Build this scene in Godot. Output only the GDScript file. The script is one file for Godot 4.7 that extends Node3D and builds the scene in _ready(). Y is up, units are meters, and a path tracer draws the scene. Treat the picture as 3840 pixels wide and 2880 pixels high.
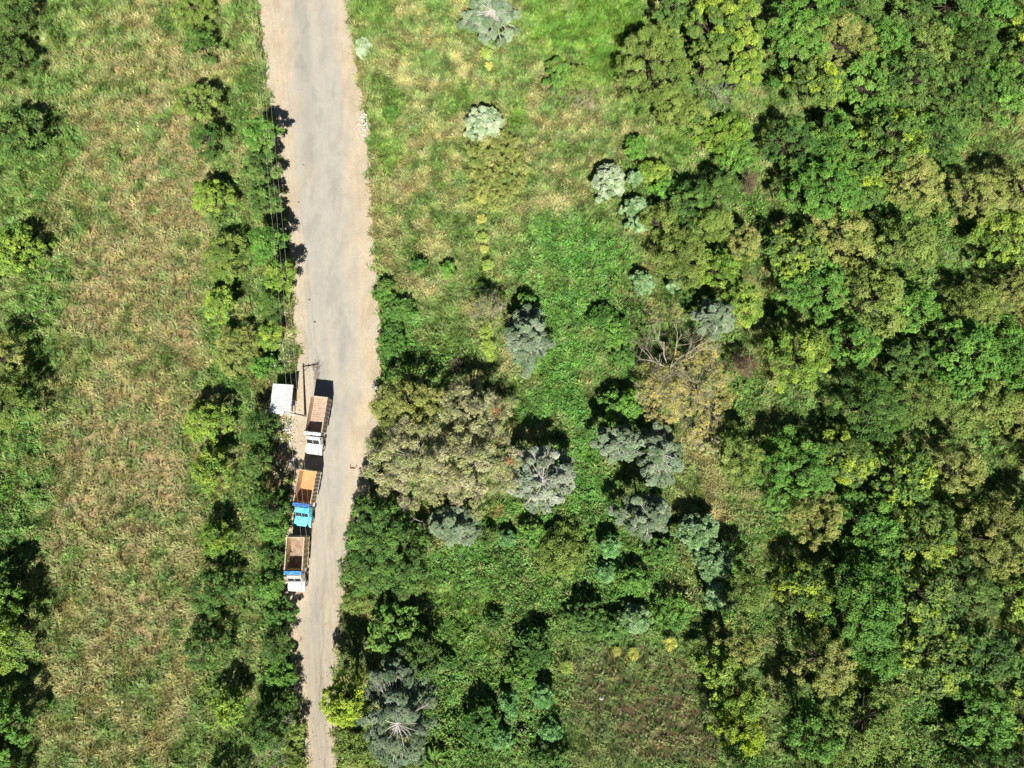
extends Node3D
# A rural road seen from a drone: three dump trucks parked on the dusty verge, a sheet-roofed stall, a power line, and rough pasture going over to scrub and trees.
# Plan coordinates are metres: x to the east, z to the south, y up. The drone hovers over (0, 0).

const FLIGHT_HEIGHT := 77.0
const GX := -104.0
const GZ := -92.0
const CELL := 0.5
const NX := 416
const NZ := 292
enum { GREEN, STRAW, LUSH, VINE, HERB, SCRUB, BARE }

var taken := {}
var leaf_mat: StandardMaterial3D
var bark_mats := {}
var mats := {}
var weights: Array[PackedFloat32Array] = []
var mound := PackedFloat32Array()
var edge_left := PackedVector2Array()
var edge_right := PackedVector2Array()
var grey_left := PackedVector2Array()
var grey_right := PackedVector2Array()
var n_big := FastNoiseLite.new()
var n_mid := FastNoiseLite.new()
var n_fine := FastNoiseLite.new()
var n_dome := FastNoiseLite.new()
var n_cell := FastNoiseLite.new()
var L := {}


# ---------------------------------------------------------------- names and tags
func numbered(called: String) -> String:
	if not taken.has(called):
		taken[called] = 0
		return called
	taken[called] += 1
	return "%s_%03d" % [called, taken[called]]

func tag(o: Node3D, label: String, category: String, group := "") -> void:
	o.set_meta("label", label)
	o.set_meta("category", category)
	if group != "":
		o.set_meta("group", group)

func thing(called: String, label: String, category: String, at: Vector3, turn := 0.0, group := "") -> Node3D:
	var o := Node3D.new()
	o.name = numbered(called)
	add_child(o)
	o.position = at
	o.rotation.y = turn
	tag(o, label, category, group)
	return o

func obj(called: String, mesh: Mesh, material: Material, parent: Node3D, at := Transform3D()) -> MeshInstance3D:
	var o := MeshInstance3D.new()
	o.mesh = mesh
	o.material_override = material
	o.transform = at
	if parent == self:
		o.name = numbered(called)
		add_child(o)
	else:
		var n := called
		var k := 0
		while parent.has_node(n):
			k += 1
			n = "%s_%03d" % [called, k]
		o.name = n
		parent.add_child(o)
	return o

func group_part(called: String, parent: Node3D, at: Transform3D) -> Node3D:
	var o := Node3D.new()
	var n := called
	var k := 0
	while parent.has_node(n):
		k += 1
		n = "%s_%03d" % [called, k]
	o.name = n
	parent.add_child(o)
	o.transform = at
	return o

func scatter(called: String, mesh: Mesh, material: Material, where: Array[Transform3D], tint: PackedColorArray, parent: Node3D) -> MultiMeshInstance3D:
	var mm := MultiMesh.new()
	mm.transform_format = MultiMesh.TRANSFORM_3D
	mm.use_colors = true
	mm.mesh = mesh
	mm.instance_count = where.size()
	for i in where.size():
		mm.set_instance_transform(i, where[i])
		mm.set_instance_color(i, tint[i])
	var o := MultiMeshInstance3D.new()
	o.multimesh = mm
	o.material_override = material
	o.set_meta("kind", "stuff")
	if parent == self:
		o.name = numbered(called)
		add_child(o)
	else:
		var n := called
		var k := 0
		while parent.has_node(n):
			k += 1
			n = "%s_%03d" % [called, k]
		o.name = n
		parent.add_child(o)
	return o


# ---------------------------------------------------------------- colours and materials
func tone(r: int, g: int, b: int, k := 1.0) -> Color:  # a sunlit sRGB colour, as the linear base colour that gives it
	var c := Color8(r, g, b).srgb_to_linear()
	return Color(c.r * k, c.g * k, c.b * k)

func worn(key: String, c: Color, rough := 0.7, spread := 0.25, freq := 1.2, metal := 0.0, dirt := Color(0.30, 0.24, 0.17), dirt_share := 0.25) -> StandardMaterial3D:
	if mats.has(key):
		return mats[key]
	var n := FastNoiseLite.new()
	n.seed = key.hash() % 10000
	n.frequency = 0.012
	n.fractal_octaves = 5
	n.fractal_gain = 0.6
	var ramp := Gradient.new()
	ramp.offsets = PackedFloat32Array([0.0, 0.3, 0.55, 0.75, 1.0])
	var d := c.lerp(dirt, dirt_share)
	ramp.colors = PackedColorArray([d.lerp(dirt, 0.4).linear_to_srgb(), d.linear_to_srgb(), c.linear_to_srgb(), (c * (1.0 + spread * 0.5)).clamp().linear_to_srgb(), (c * (1.0 + spread)).clamp().linear_to_srgb()])
	var t := NoiseTexture2D.new()
	t.width = 256
	t.height = 256
	t.seamless = true
	t.noise = n
	t.color_ramp = ramp
	var m := StandardMaterial3D.new()
	m.albedo_texture = t
	m.roughness = rough
	m.metallic = metal
	m.uv1_triplanar = true
	m.uv1_scale = Vector3.ONE * freq * 0.25
	mats[key] = m
	return m

func plain(key: String, c: Color, rough := 0.7, metal := 0.0) -> StandardMaterial3D:
	if mats.has(key):
		return mats[key]
	var m := StandardMaterial3D.new()
	m.albedo_color = c.linear_to_srgb()
	m.roughness = rough
	m.metallic = metal
	mats[key] = m
	return m


# ---------------------------------------------------------------- mesh building
func mb() -> SurfaceTool:
	var st := SurfaceTool.new()
	st.begin(Mesh.PRIMITIVE_TRIANGLES)
	st.set_smooth_group(-1)
	return st

func done(st: SurfaceTool) -> ArrayMesh:
	st.generate_normals()
	return st.commit()

func tri(st: SurfaceTool, a: Vector3, b: Vector3, c: Vector3) -> void:
	st.add_vertex(a)
	st.add_vertex(b)
	st.add_vertex(c)

func quad(st: SurfaceTool, a: Vector3, b: Vector3, c: Vector3, d: Vector3) -> void:  # a b c d clockwise seen from the front
	tri(st, a, b, c)
	tri(st, a, c, d)

func bx(st: SurfaceTool, lo: Vector3, hi: Vector3, ch := 0.0) -> void:  # a box with chamfered long edges
	if ch > 0.0:
		var size := hi - lo
		var along := 0 if size.x >= size.y and size.x >= size.z else (1 if size.y >= size.z else 2)
		var p := (along + 1) % 3
		var q := (along + 2) % 3
		var ring := [[ch, 0.0], [1.0 - ch, 0.0], [1.0, ch], [1.0, 1.0 - ch], [1.0 - ch, 1.0], [ch, 1.0], [0.0, 1.0 - ch], [0.0, ch]]
		var near := PackedVector3Array()
		var far := PackedVector3Array()
		for r in ring:
			var v := lo
			v[p] = lerpf(lo[p], hi[p], r[0])
			v[q] = lerpf(lo[q], hi[q], r[1])
			near.append(v)
			v[along] = hi[along]
			far.append(v)
		for k in 8:
			quad(st, near[k], far[k], far[(k + 1) % 8], near[(k + 1) % 8])
		for k in range(1, 7):
			tri(st, near[0], near[k], near[k + 1])
			tri(st, far[0], far[k + 1], far[k])
		return
	var x0 := lo.x; var y0 := lo.y; var z0 := lo.z
	var x1 := hi.x; var y1 := hi.y; var z1 := hi.z
	quad(st, Vector3(x0, y1, z1), Vector3(x0, y1, z0), Vector3(x1, y1, z0), Vector3(x1, y1, z1))
	quad(st, Vector3(x0, y0, z0), Vector3(x0, y0, z1), Vector3(x1, y0, z1), Vector3(x1, y0, z0))
	quad(st, Vector3(x0, y0, z1), Vector3(x0, y1, z1), Vector3(x1, y1, z1), Vector3(x1, y0, z1))
	quad(st, Vector3(x1, y0, z0), Vector3(x1, y1, z0), Vector3(x0, y1, z0), Vector3(x0, y0, z0))
	quad(st, Vector3(x1, y0, z1), Vector3(x1, y1, z1), Vector3(x1, y1, z0), Vector3(x1, y0, z0))
	quad(st, Vector3(x0, y0, z0), Vector3(x0, y1, z0), Vector3(x0, y1, z1), Vector3(x0, y0, z1))

func box_mesh(lo: Vector3, hi: Vector3, ch := 0.0) -> ArrayMesh:
	var st := mb()
	bx(st, lo, hi, ch)
	return done(st)

func tube(st: SurfaceTool, pts: PackedVector3Array, radii: PackedFloat32Array, sides := 6, caps := true) -> void:
	var rings: Array[PackedVector3Array] = []
	for i in pts.size():
		var d := (pts[mini(i + 1, pts.size() - 1)] - pts[maxi(i - 1, 0)]).normalized()
		var side := d.cross(Vector3.UP if absf(d.y) < 0.9 else Vector3.RIGHT).normalized()
		var up := side.cross(d)
		var ring := PackedVector3Array()
		for k in sides:
			var a := TAU * k / sides
			ring.append(pts[i] + (side * cos(a) + up * sin(a)) * radii[i])
		rings.append(ring)
	for i in pts.size() - 1:
		for k in sides:
			quad(st, rings[i][k], rings[i][(k + 1) % sides], rings[i + 1][(k + 1) % sides], rings[i + 1][k])
	if caps:
		for k in range(1, sides - 1):
			tri(st, rings[0][0], rings[0][k + 1], rings[0][k])
			tri(st, rings[-1][0], rings[-1][k], rings[-1][k + 1])

func tube_mesh(pts: PackedVector3Array, radii: PackedFloat32Array, sides := 6) -> ArrayMesh:
	var st := mb()
	st.set_smooth_group(0)
	tube(st, pts, radii, sides)
	return done(st)

func loft(st: SurfaceTool, sections: Array) -> void:  # rounded boxes along z: [z, half width, y0, y1, corner radius]
	var rings: Array[PackedVector3Array] = []
	for s in sections:
		var ring := PackedVector3Array()
		var w: float = s[1]
		var y0: float = s[2]
		var y1: float = s[3]
		var r: float = minf(s[4], minf(w, (y1 - y0) * 0.5))
		for c in [[w - r, y1 - r, 0.0], [-w + r, y1 - r, 90.0], [-w + r, y0 + r, 180.0], [w - r, y0 + r, 270.0]]:
			for k in 4:
				var a := deg_to_rad(c[2] + 30.0 * k)
				ring.append(Vector3(c[0] + cos(a) * r, c[1] + sin(a) * r, s[0]))
		rings.append(ring)
	for i in rings.size() - 1:
		for k in 16:
			quad(st, rings[i][k], rings[i + 1][k], rings[i + 1][(k + 1) % 16], rings[i][(k + 1) % 16])
	for k in range(1, 15):
		tri(st, rings[0][0], rings[0][k], rings[0][k + 1])
		tri(st, rings[-1][0], rings[-1][k + 1], rings[-1][k])

func loft_mesh(sections: Array) -> ArrayMesh:
	var st := mb()
	loft(st, sections)
	return done(st)

func disc_mesh(r: float, half: float, sides := 18, bevel := 0.0) -> ArrayMesh:  # a wheel shape about the x axis
	var st := mb()
	var prof := [[-half, r - bevel], [-half + bevel, r], [half - bevel, r], [half, r - bevel]]
	for k in sides:
		var a := TAU * k / sides
		var b := TAU * (k + 1) / sides
		for i in 3:
			var p = prof[i]
			var q = prof[i + 1]
			quad(st, Vector3(p[0], cos(a) * p[1], sin(a) * p[1]), Vector3(q[0], cos(a) * q[1], sin(a) * q[1]), Vector3(q[0], cos(b) * q[1], sin(b) * q[1]), Vector3(p[0], cos(b) * p[1], sin(b) * p[1]))
		tri(st, Vector3(half, 0, 0), Vector3(half, cos(b) * (r - bevel), sin(b) * (r - bevel)), Vector3(half, cos(a) * (r - bevel), sin(a) * (r - bevel)))
		tri(st, Vector3(-half, 0, 0), Vector3(-half, cos(a) * (r - bevel), sin(a) * (r - bevel)), Vector3(-half, cos(b) * (r - bevel), sin(b) * (r - bevel)))
	return done(st)


# ---------------------------------------------------------------- leaves
func leaf(st: SurfaceTool, at: Vector3, dir: Vector3, up: Vector3, length: float, width: float, shade: float, droop := 0.15) -> void:
	var side := dir.cross(up).normalized() * width * 0.5
	var m := at + dir * length * 0.5 + up * length * droop * 0.4
	var e := at + dir * length - up * length * droop
	st.set_color(Color(shade, shade, shade))
	quad(st, at, m - side, e, m + side)

func clump(rng: RandomNumberGenerator, n: int, length: float, width: float, tilt: float, shade := 0.22) -> ArrayMesh:
	var st := mb()
	for i in n:
		var a := TAU * i / n + rng.randf_range(-0.5, 0.5)
		var t := rng.randf_range(-tilt, tilt * 0.7)
		var d := Vector3(cos(a) * cos(t), sin(t), sin(a) * cos(t))
		var up := (Vector3.UP - d * d.y).normalized()
		up = up.rotated(d, rng.randf_range(-0.6, 0.6))
		var from := d * rng.randf_range(0.0, 0.35) * length + Vector3(rng.randf_range(-0.15, 0.15), rng.randf_range(-0.12, 0.12), rng.randf_range(-0.15, 0.15)) * length * 1.6
		leaf(st, from, d, up, length * rng.randf_range(0.7, 1.15), width * rng.randf_range(0.75, 1.2), 1.0 + rng.randf_range(-shade, shade))
	return done(st)

func rosette(rng: RandomNumberGenerator, n: int, length: float, width: float, droop: float) -> ArrayMesh:
	var st := mb()
	for i in n:
		var a := TAU * i / n + rng.randf_range(-0.15, 0.15)
		var t := 0.35 if i % 2 else 0.05
		var d := Vector3(cos(a) * cos(t), sin(t), sin(a) * cos(t))
		var up := (Vector3.UP - d * d.y).normalized().rotated(d, rng.randf_range(-0.25, 0.25))
		leaf(st, Vector3.ZERO, d, up, length * rng.randf_range(0.85, 1.1), width, 1.0 + rng.randf_range(-0.12, 0.12), droop)
	return done(st)

func palmate(rng: RandomNumberGenerator, leaves: int, span: float) -> ArrayMesh:  # a branch end with a few big lobed leaves, as trumpet trees have
	var st := mb()
	for i in leaves:
		var a := TAU * i / leaves + rng.randf_range(-0.4, 0.4)
		var c := Vector3(cos(a), rng.randf_range(-0.25, 0.1), sin(a)) * span * rng.randf_range(0.55, 0.95)
		var n := Vector3(cos(a) * 0.35, 1.0, sin(a) * 0.35).normalized()
		var right := n.cross(Vector3(rng.randf() - 0.5, 0.1, rng.randf() - 0.5)).normalized()
		var fwd := n.cross(right)
		var s := 1.0 + rng.randf_range(-0.18, 0.14)
		for k in 8:
			var b := TAU * k / 8.0
			var d := right * cos(b) + fwd * sin(b)
			leaf(st, c, d, n, span * 0.52, span * 0.27, s, 0.22)
	return done(st)

func tuft(rng: RandomNumberGenerator, blades: int, length: float, width: float, spread: float) -> ArrayMesh:
	var st := mb()
	for i in blades:
		var a := rng.randf() * TAU
		var out := Vector3(cos(a), 0, sin(a))
		var b := out * rng.randf() * 0.16
		var s := spread * rng.randf_range(0.4, 1.25)
		var l := length * rng.randf_range(0.6, 1.15)
		var d1 := (out * s + Vector3.UP).normalized()
		var d2 := (out * s * 2.4 + Vector3.UP * 0.55).normalized()
		var m := b + d1 * l * 0.5
		var e := m + d2 * l * 0.6
		var side := out.cross(Vector3.UP).rotated(Vector3.UP, rng.randf_range(-0.7, 0.7)) * width * 0.5
		var c := 1.0 + rng.randf_range(-0.25, 0.25)
		st.set_color(Color(c, c, c))
		quad(st, b - side, m - side, m + side, b + side)
		tri(st, m - side, e, m + side)
	return done(st)

func twigs(rng: RandomNumberGenerator, n: int, length: float, width: float) -> ArrayMesh:
	var st := mb()
	for i in n:
		var a := rng.randf() * TAU
		var up := rng.randf_range(0.15, 1.1)
		var d := Vector3(cos(a), up, sin(a)).normalized()
		var from := Vector3(rng.randf_range(-0.2, 0.2), 0, rng.randf_range(-0.2, 0.2))
		var c := 1.0 + rng.randf_range(-0.3, 0.25)
		st.set_color(Color(c, c, c))
		var e := from + d * length * rng.randf_range(0.6, 1.2)
		for s in [d.cross(Vector3.UP).normalized(), d.cross(Vector3(0.3, 0.2, 1)).normalized()]:
			var w: Vector3 = s * width * 0.5
			quad(st, from - w, e - w * 0.4, e + w * 0.4, from + w)
	return done(st)

func make_leaves() -> void:
	var rng := RandomNumberGenerator.new()
	rng.seed = 11
	for k in 3:
		L["clump%d" % k] = clump(rng, 7, 0.23, 0.13, 0.6)
		L["broad%d" % k] = clump(rng, 6, 0.27, 0.19, 0.5)
		L["fine%d" % k] = clump(rng, 8, 0.20, 0.10, 0.75, 0.3)
		L["mat%d" % k] = clump(rng, 9, 0.24, 0.17, 0.5, 0.3)
		L["rosette%d" % k] = rosette(rng, 9, 0.34, 0.15, 0.2)
		L["palmate%d" % k] = palmate(rng, 6, 0.62)
		L["tuft%d" % k] = tuft(rng, 18, 0.80, 0.075, 1.2)
		L["blade%d" % k] = tuft(rng, 16, 0.9, 0.085, 0.9)
		L["twig%d" % k] = twigs(rng, 12, 0.55, 0.03)
		L["weed%d" % k] = clump(rng, 9, 0.28, 0.19, 0.6, 0.28)


# ---------------------------------------------------------------- the lie of the land
func edge_at(line: PackedVector2Array, z: float) -> float:
	if z <= line[0].y:
		return line[0].x
	for i in line.size() - 1:
		if z < line[i + 1].y:
			var t := (z - line[i].y) / maxf(line[i + 1].y - line[i].y, 0.001)
			return lerpf(line[i].x, line[i + 1].x, smoothstep(0.0, 1.0, t) * 0.5 + t * 0.5)
	return line[-1].x

func off_road(p: Vector2) -> float:  # metres beyond the bare ground of the road, negative on it
	var a := edge_at(edge_left, p.y)
	var b := edge_at(edge_right, p.y)
	return maxf(a - p.x, p.x - b)

func dome(x: float, z: float) -> float:  # rounded bushes growing into each other, 0 in the hollows between
	var d := clampf((n_dome.get_noise_2d(x, z) + 1.0) / 0.72, 0.0, 1.0)
	return (1.0 - d * d) * (0.55 + 0.45 * n_cell.get_noise_2d(x, z))

func ground(x: float, z: float) -> float:
	var u := clampf((x - GX) / CELL, 0.0, NX - 1.001)
	var v := clampf((z - GZ) / CELL, 0.0, NZ - 1.001)
	var i := int(u)
	var j := int(v)
	var fu := u - i
	var fv := v - j
	return lerpf(lerpf(mound[j * NX + i], mound[j * NX + i + 1], fu), lerpf(mound[(j + 1) * NX + i], mound[(j + 1) * NX + i + 1], fu), fv)

func on(p: Vector2, up := 0.0) -> Vector3:
	return Vector3(p.x, ground(p.x, p.y) + up, p.y)

func in_view(p: Vector2, margin := 9.0) -> bool:  # what the drone, or one a few metres away, may see of the ground
	return p.y > -76.0 - margin and p.y < 43.0 + margin and absf(p.x) < 75.5 - p.y * 0.125 + margin

func survey() -> void:
	# [where, half extents east-west and north-south, what grows there, how much]
	var zones := [
		# pasture beside the road
		[Vector2(-15.68, -58.76), 16.0, 22.0, STRAW, 0.55], [Vector2(-16.61, -37.07), 8.0, 9.0, STRAW, 1.1], [Vector2(-7.96, -50.55), 9.0, 5.0, STRAW, 0.5], [Vector2(-18.29, -44.13), 7.0, 4.0, STRAW, 0.8],
		[Vector2(7.88, -56.27), 6.0, 12.0, STRAW, 0.8], [Vector2(4.79, -48.12), 6.0, 6.0, STRAW, 0.7], [Vector2(14.57, -50.55), 8.0, 6.0, STRAW, 0.5], [Vector2(5.47, -40.97), 10.0, 4.0, STRAW, 0.6], [Vector2(-1.91, -37.07), 6.0, 4.0, STRAW, 0.6],
		[Vector2(-12.87, -70.63), 12.0, 5.0, GREEN, 0.8], [Vector2(-8.14, -64.64), 9.0, 5.0, GREEN, 0.6], [Vector2(-13.34, -56.27), 5.0, 4.0, GREEN, 0.9], [Vector2(-23.47, -74.10), 4.0, 6.0, LUSH, 0.6],
		[Vector2(-20.76, -51.36), 3.5, 8.0, LUSH, 0.7], [Vector2(-22.38, -54.63), 2.5, 5.0, HERB, 0.6], [Vector2(-9.19, -57.10), 3.5, 3.5, LUSH, 0.6], [Vector2(0.45, -53.64), 2.0, 2.2, LUSH, 1.6], [Vector2(-20.25, -47.32), 3.0, 4.0, LUSH, 0.7],
		[Vector2(12.75, -72.36), 9.0, 8.0, LUSH, 2.0], [Vector2(7.29, -70.63), 6.0, 8.0, LUSH, 0.9], [Vector2(16.57, -69.76), 6.0, 7.0, LUSH, 1.8], [Vector2(14.90, -64.64), 5.0, 5.0, LUSH, 0.9], [Vector2(1.82, -57.51), 4.0, 3.0, HERB, 0.5],
		[Vector2(10.79, -48.93), 10.0, 5.0, GREEN, 0.7], [Vector2(16.52, -39.40), 6.0, 5.0, GREEN, 0.6], [Vector2(26.52, -48.93), 5.0, 5.0, LUSH, 0.7], [Vector2(28.68, -46.92), 5.0, 3.0, STRAW, 0.7], [Vector2(34.15, -51.36), 6.0, 6.0, VINE, 1.0],
		# vines over the middle of the clearing
		[Vector2(9.05, -33.21), 8.0, 6.0, VINE, 2.0], [Vector2(4.65, -30.17), 7.0, 5.0, VINE, 1.6], [Vector2(13.35, -29.41), 7.0, 6.0, VINE, 2.2], [Vector2(3.22, -34.75), 5.0, 3.0, VINE, 1.0], [Vector2(9.64, -24.16), 8.0, 6.0, VINE, 1.6],
		[Vector2(8.12, -18.28), 5.0, 8.0, VINE, 2.6], [Vector2(7.67, -11.09), 4.5, 8.0, VINE, 2.6], [Vector2(10.01, -4.07), 4.5, 7.0, VINE, 2.4], [Vector2(10.93, 2.11), 4.5, 7.0, VINE, 2.2], [Vector2(3.78, -8.26), 4.0, 4.0, VINE, 1.6],
		[Vector2(16.11, -24.16), 5.0, 5.0, HERB, 0.9], [Vector2(13.87, -20.47), 5.0, 6.0, HERB, 0.8], [Vector2(21.25, -27.15), 3.5, 4.0, STRAW, 0.6], [Vector2(18.89, -21.21), 5.0, 4.0, SCRUB, 0.7], [Vector2(15.13, -13.94), 5.0, 6.0, VINE, 0.8], [Vector2(14.51, -17.55), 4.0, 4.0, GREEN, 0.8],
		# south of the pasture
		[Vector2(-16.85, -19.74), 6.0, 6.0, VINE, 1.6], [Vector2(-18.09, -13.94), 4.5, 5.0, VINE, 1.4], [Vector2(-10.75, -18.28), 6.0, 6.0, GREEN, 1.0], [Vector2(-12.69, -25.65), 5.0, 3.5, STRAW, 1.0], [Vector2(-7.60, -22.68), 6.0, 4.0, GREEN, 1.1], [Vector2(-11.75, -14.66), 8.0, 5.0, HERB, 1.2], [Vector2(-7.70, -30.17), 5.0, 4.0, GREEN, 0.8],
		[Vector2(-8.54, -12.87), 2.2, 3.2, SCRUB, 2.6], [Vector2(-2.19, -13.22), 4.5, 5.0, STRAW, 0.8], [Vector2(-1.82, -9.67), 5.0, 4.0, GREEN, 0.8], [Vector2(-0.79, -20.47), 4.0, 4.0, GREEN, 0.8],
		[Vector2(-9.82, 14.07), 7.0, 5.0, VINE, 1.4], [Vector2(-3.75, 16.66), 9.0, 7.0, VINE, 1.3], [Vector2(-4.44, 14.07), 7.0, 4.0, HERB, 1.0], [Vector2(4.93, 19.86), 9.0, 6.0, HERB, 1.3], [Vector2(9.77, 9.48), 6.0, 6.0, HERB, 1.4], [Vector2(20.96, 18.58), 9.0, 6.0, HERB, 1.6], [Vector2(14.90, 20.50), 8.0, 5.0, HERB, 1.2], [Vector2(-7.05, 20.50), 8.0, 5.0, LUSH, 0.7], [Vector2(0.27, 17.94), 5.0, 5.0, SCRUB, 0.6], [Vector2(-11.23, 11.13), 3.0, 3.0, STRAW, 1.4], [Vector2(0.95, 9.48), 6.0, 4.0, VINE, 1.2], [Vector2(-3.11, 10.80), 4.0, 3.0, VINE, 1.2],
		[Vector2(13.19, 8.15), 6.0, 7.0, VINE, 1.4], [Vector2(15.05, 14.72), 7.0, 6.0, HERB, 1.4], [Vector2(12.29, 17.94), 8.0, 6.0, VINE, 0.9], [Vector2(19.76, 14.72), 6.0, 6.0, GREEN, 0.8],
		[Vector2(28.29, 5.48), 6.0, 9.0, STRAW, 1.3], [Vector2(32.27, 7.49), 4.0, 5.0, STRAW, 1.0], [Vector2(23.71, 16.66), 4.0, 4.0, STRAW, 0.8], [Vector2(27.25, -1.30), 4.0, 5.0, STRAW, 0.8], [Vector2(25.43, 8.15), 4.0, 5.0, GREEN, 1.0], [Vector2(24.25, 19.54), 3.0, 2.0, STRAW, 1.2],
		[Vector2(4.96, 16.33), 22.0, 9.0, HERB, 1.8], [Vector2(-2.99, 33.52), 12.0, 15.0, HERB, 1.8], [Vector2(18.22, 20.50), 14.0, 7.0, HERB, 1.8],
		# weeds and the browned-off patch in the south
		[Vector2(-5.65, 27.40), 9.0, 7.0, HERB, 1.3], [Vector2(-6.97, 26.78), 6.0, 4.0, LUSH, 0.5], [Vector2(-3.64, 33.52), 9.0, 9.0, HERB, 1.5], [Vector2(-1.67, 39.51), 10.0, 7.0, HERB, 1.4], [Vector2(-9.42, 37.13), 5.0, 8.0, HERB, 1.2], [Vector2(4.80, 33.52), 6.0, 8.0, HERB, 0.8],
		[Vector2(15.47, 23.65), 9.0, 5.0, VINE, 1.0], [Vector2(20.79, 23.03), 6.0, 5.0, HERB, 1.2], [Vector2(2.91, 23.65), 8.0, 6.0, HERB, 1.3], [Vector2(-10.98, 23.65), 6.0, 5.0, HERB, 0.9], [Vector2(-11.75, -15.02), 5.0, 4.0, HERB, 2.4], [Vector2(16.66, -18.28), 6.0, 6.0, HERB, 1.4], [Vector2(31.72, -48.12), 8.0, 7.0, VINE, 1.2], [Vector2(21.80, -42.55), 7.0, 5.0, HERB, 1.2],
		[Vector2(17.79, 33.52), 10.0, 9.0, SCRUB, 2.2], [Vector2(22.19, 37.13), 8.0, 9.0, SCRUB, 2.2], [Vector2(12.63, 32.31), 7.0, 7.0, SCRUB, 1.4], [Vector2(13.79, 37.73), 9.0, 6.0, GREEN, 0.9], [Vector2(19.20, 30.48), 8.0, 4.0, LUSH, 0.5], [Vector2(9.89, 39.51), 7.0, 5.0, GREEN, 0.8], [Vector2(15.16, 34.73), 6.0, 3.0, VINE, 0.6],
		[Vector2(-20.99, 21.13), 5.0, 3.0, STRAW, 0.8], [Vector2(-22.91, 23.03), 3.0, 4.0, GREEN, 0.9], [Vector2(-23.13, 40.69), 3.0, 4.0, GREEN, 0.8],
		# the strip along the west verge
		[Vector2(-35.85, -15.38), 3.5, 5.0, GREEN, 1.3], [Vector2(-34.92, -17.55), 2.5, 3.0, STRAW, 0.7], [Vector2(-34.44, -1.30), 2.5, 6.0, BARE, 2.6], [Vector2(-33.93, -6.85), 3.0, 5.0, BARE, 2.0], [Vector2(-33.50, 23.03), 3.5, 6.0, HERB, 1.2], [Vector2(-32.68, 31.09), 3.5, 8.0, HERB, 1.4], [Vector2(-31.53, 39.51), 4.0, 6.0, HERB, 1.2],
		# the fallow field to the west, pale with dust, and the undergrowth of the eastern wood
		[Vector2(-58.29, -50.55), 17.0, 40.0, STRAW, 1.3], [Vector2(-56.14, -5.46), 17.0, 40.0, STRAW, 1.2], [Vector2(-54.25, 27.40), 16.0, 24.0, STRAW, 1.2], [Vector2(-59.00, -34.75), 12.0, 36.0, BARE, 2.6], [Vector2(-56.85, 8.15), 12.0, 30.0, BARE, 2.6], [Vector2(-74.67, -19.74), 8.0, 60.0, HERB, 1.6], [Vector2(-73.47, 21.13), 9.0, 30.0, HERB, 1.4], [Vector2(-43.80, -27.15), 4.0, 60.0, HERB, 1.0], [Vector2(-40.92, 21.13), 5.0, 30.0, HERB, 1.2],
		[Vector2(59.64, -50.55), 17.0, 40.0, HERB, 2.0], [Vector2(54.64, 1.43), 17.0, 40.0, HERB, 2.0], [Vector2(51.56, 33.52), 17.0, 20.0, HERB, 2.0], [Vector2(44.86, -5.46), 6.0, 60.0, GREEN, 0.8], [Vector2(34.41, -5.46), 4.0, 14.0, HERB, 1.2], [Vector2(32.34, 17.94), 4.0, 16.0, HERB, 2.0], [Vector2(33.32, -36.29), 8.0, 14.0, HERB, 1.6], [Vector2(31.72, -62.95), 8.0, 14.0, HERB, 1.4],
	]
	for k in 7:
		var w := PackedFloat32Array()
		w.resize(NX * NZ)
		w.fill([0.46, 0.17, 0.08, 0.05, 0.10, 0.03, 0.0][k])
		weights.append(w)
	for zn in zones:
		var c: Vector2 = zn[0]
		var rx: float = zn[1]
		var rz: float = zn[2]
		var w: PackedFloat32Array = weights[zn[3]]
		for j in range(maxi(0, int((c.y - rz * 1.3 - GZ) / CELL)), mini(NZ, int((c.y + rz * 1.3 - GZ) / CELL))):
			for i in range(maxi(0, int((c.x - rx * 1.3 - GX) / CELL)), mini(NX, int((c.x + rx * 1.3 - GX) / CELL))):
				var x := GX + i * CELL
				var z := GZ + j * CELL
				var d := Vector2((x - c.x) / rx, (z - c.y) / rz).length() + n_mid.get_noise_2d(x, z) * 0.55
				if d < 1.0:
					w[j * NX + i] += zn[4] * (0.8 if zn[3] == STRAW else 1.0) * smoothstep(1.0, 0.45, d)
		weights[zn[3]] = w
	mound.resize(NX * NZ)
	for j in NZ:
		var z := GZ + j * CELL
		var a := edge_at(edge_left, z)
		var b := edge_at(edge_right, z)
		for i in NX:
			var x := GX + i * CELL
			var q := j * NX + i
			var off := maxf(a - x, x - b)
			# patches of fresh and of dry grass at a smaller scale
			var f := n_mid.get_noise_2d(x * 1.7 + 200.0, z * 1.7)
			var h := n_big.get_noise_2d(x + 50.0, z - 80.0)
			weights[STRAW][q] *= clampf(1.0 + f * 2.6, 0.05, 2.6)
			weights[GREEN][q] *= clampf(1.0 - f * 2.0, 0.2, 2.2)
			weights[HERB][q] *= clampf(1.0 + h * 1.8, 0.2, 2.0)
			weights[BARE][q] *= clampf(1.0 + h * 2.2 + f * 1.6, 0.0, 3.0)
			var total := 0.0
			for k in 7:
				total += weights[k][q]
			for k in 7:
				weights[k][q] /= total
			var lump := n_mid.get_noise_2d(x * 2.6, z * 2.6) * 0.5 + n_mid.get_noise_2d(x * 6.0 - 90.0, z * 6.0) * 0.28
			var bush := dome(x, z)
			var y := 0.10 + 0.22 * (h * 0.5 + 0.5) + weights[VINE][q] * (0.3 + 0.9 * lump + 0.55 * bush) + weights[HERB][q] * (0.15 + 0.7 * lump + 2.1 * bush) + weights[SCRUB][q] * (0.2 + 0.3 * lump) + 0.12 * lump
			mound[q] = lerpf(-0.06, maxf(y, 0.02), smoothstep(0.1, 1.6, off))


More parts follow.
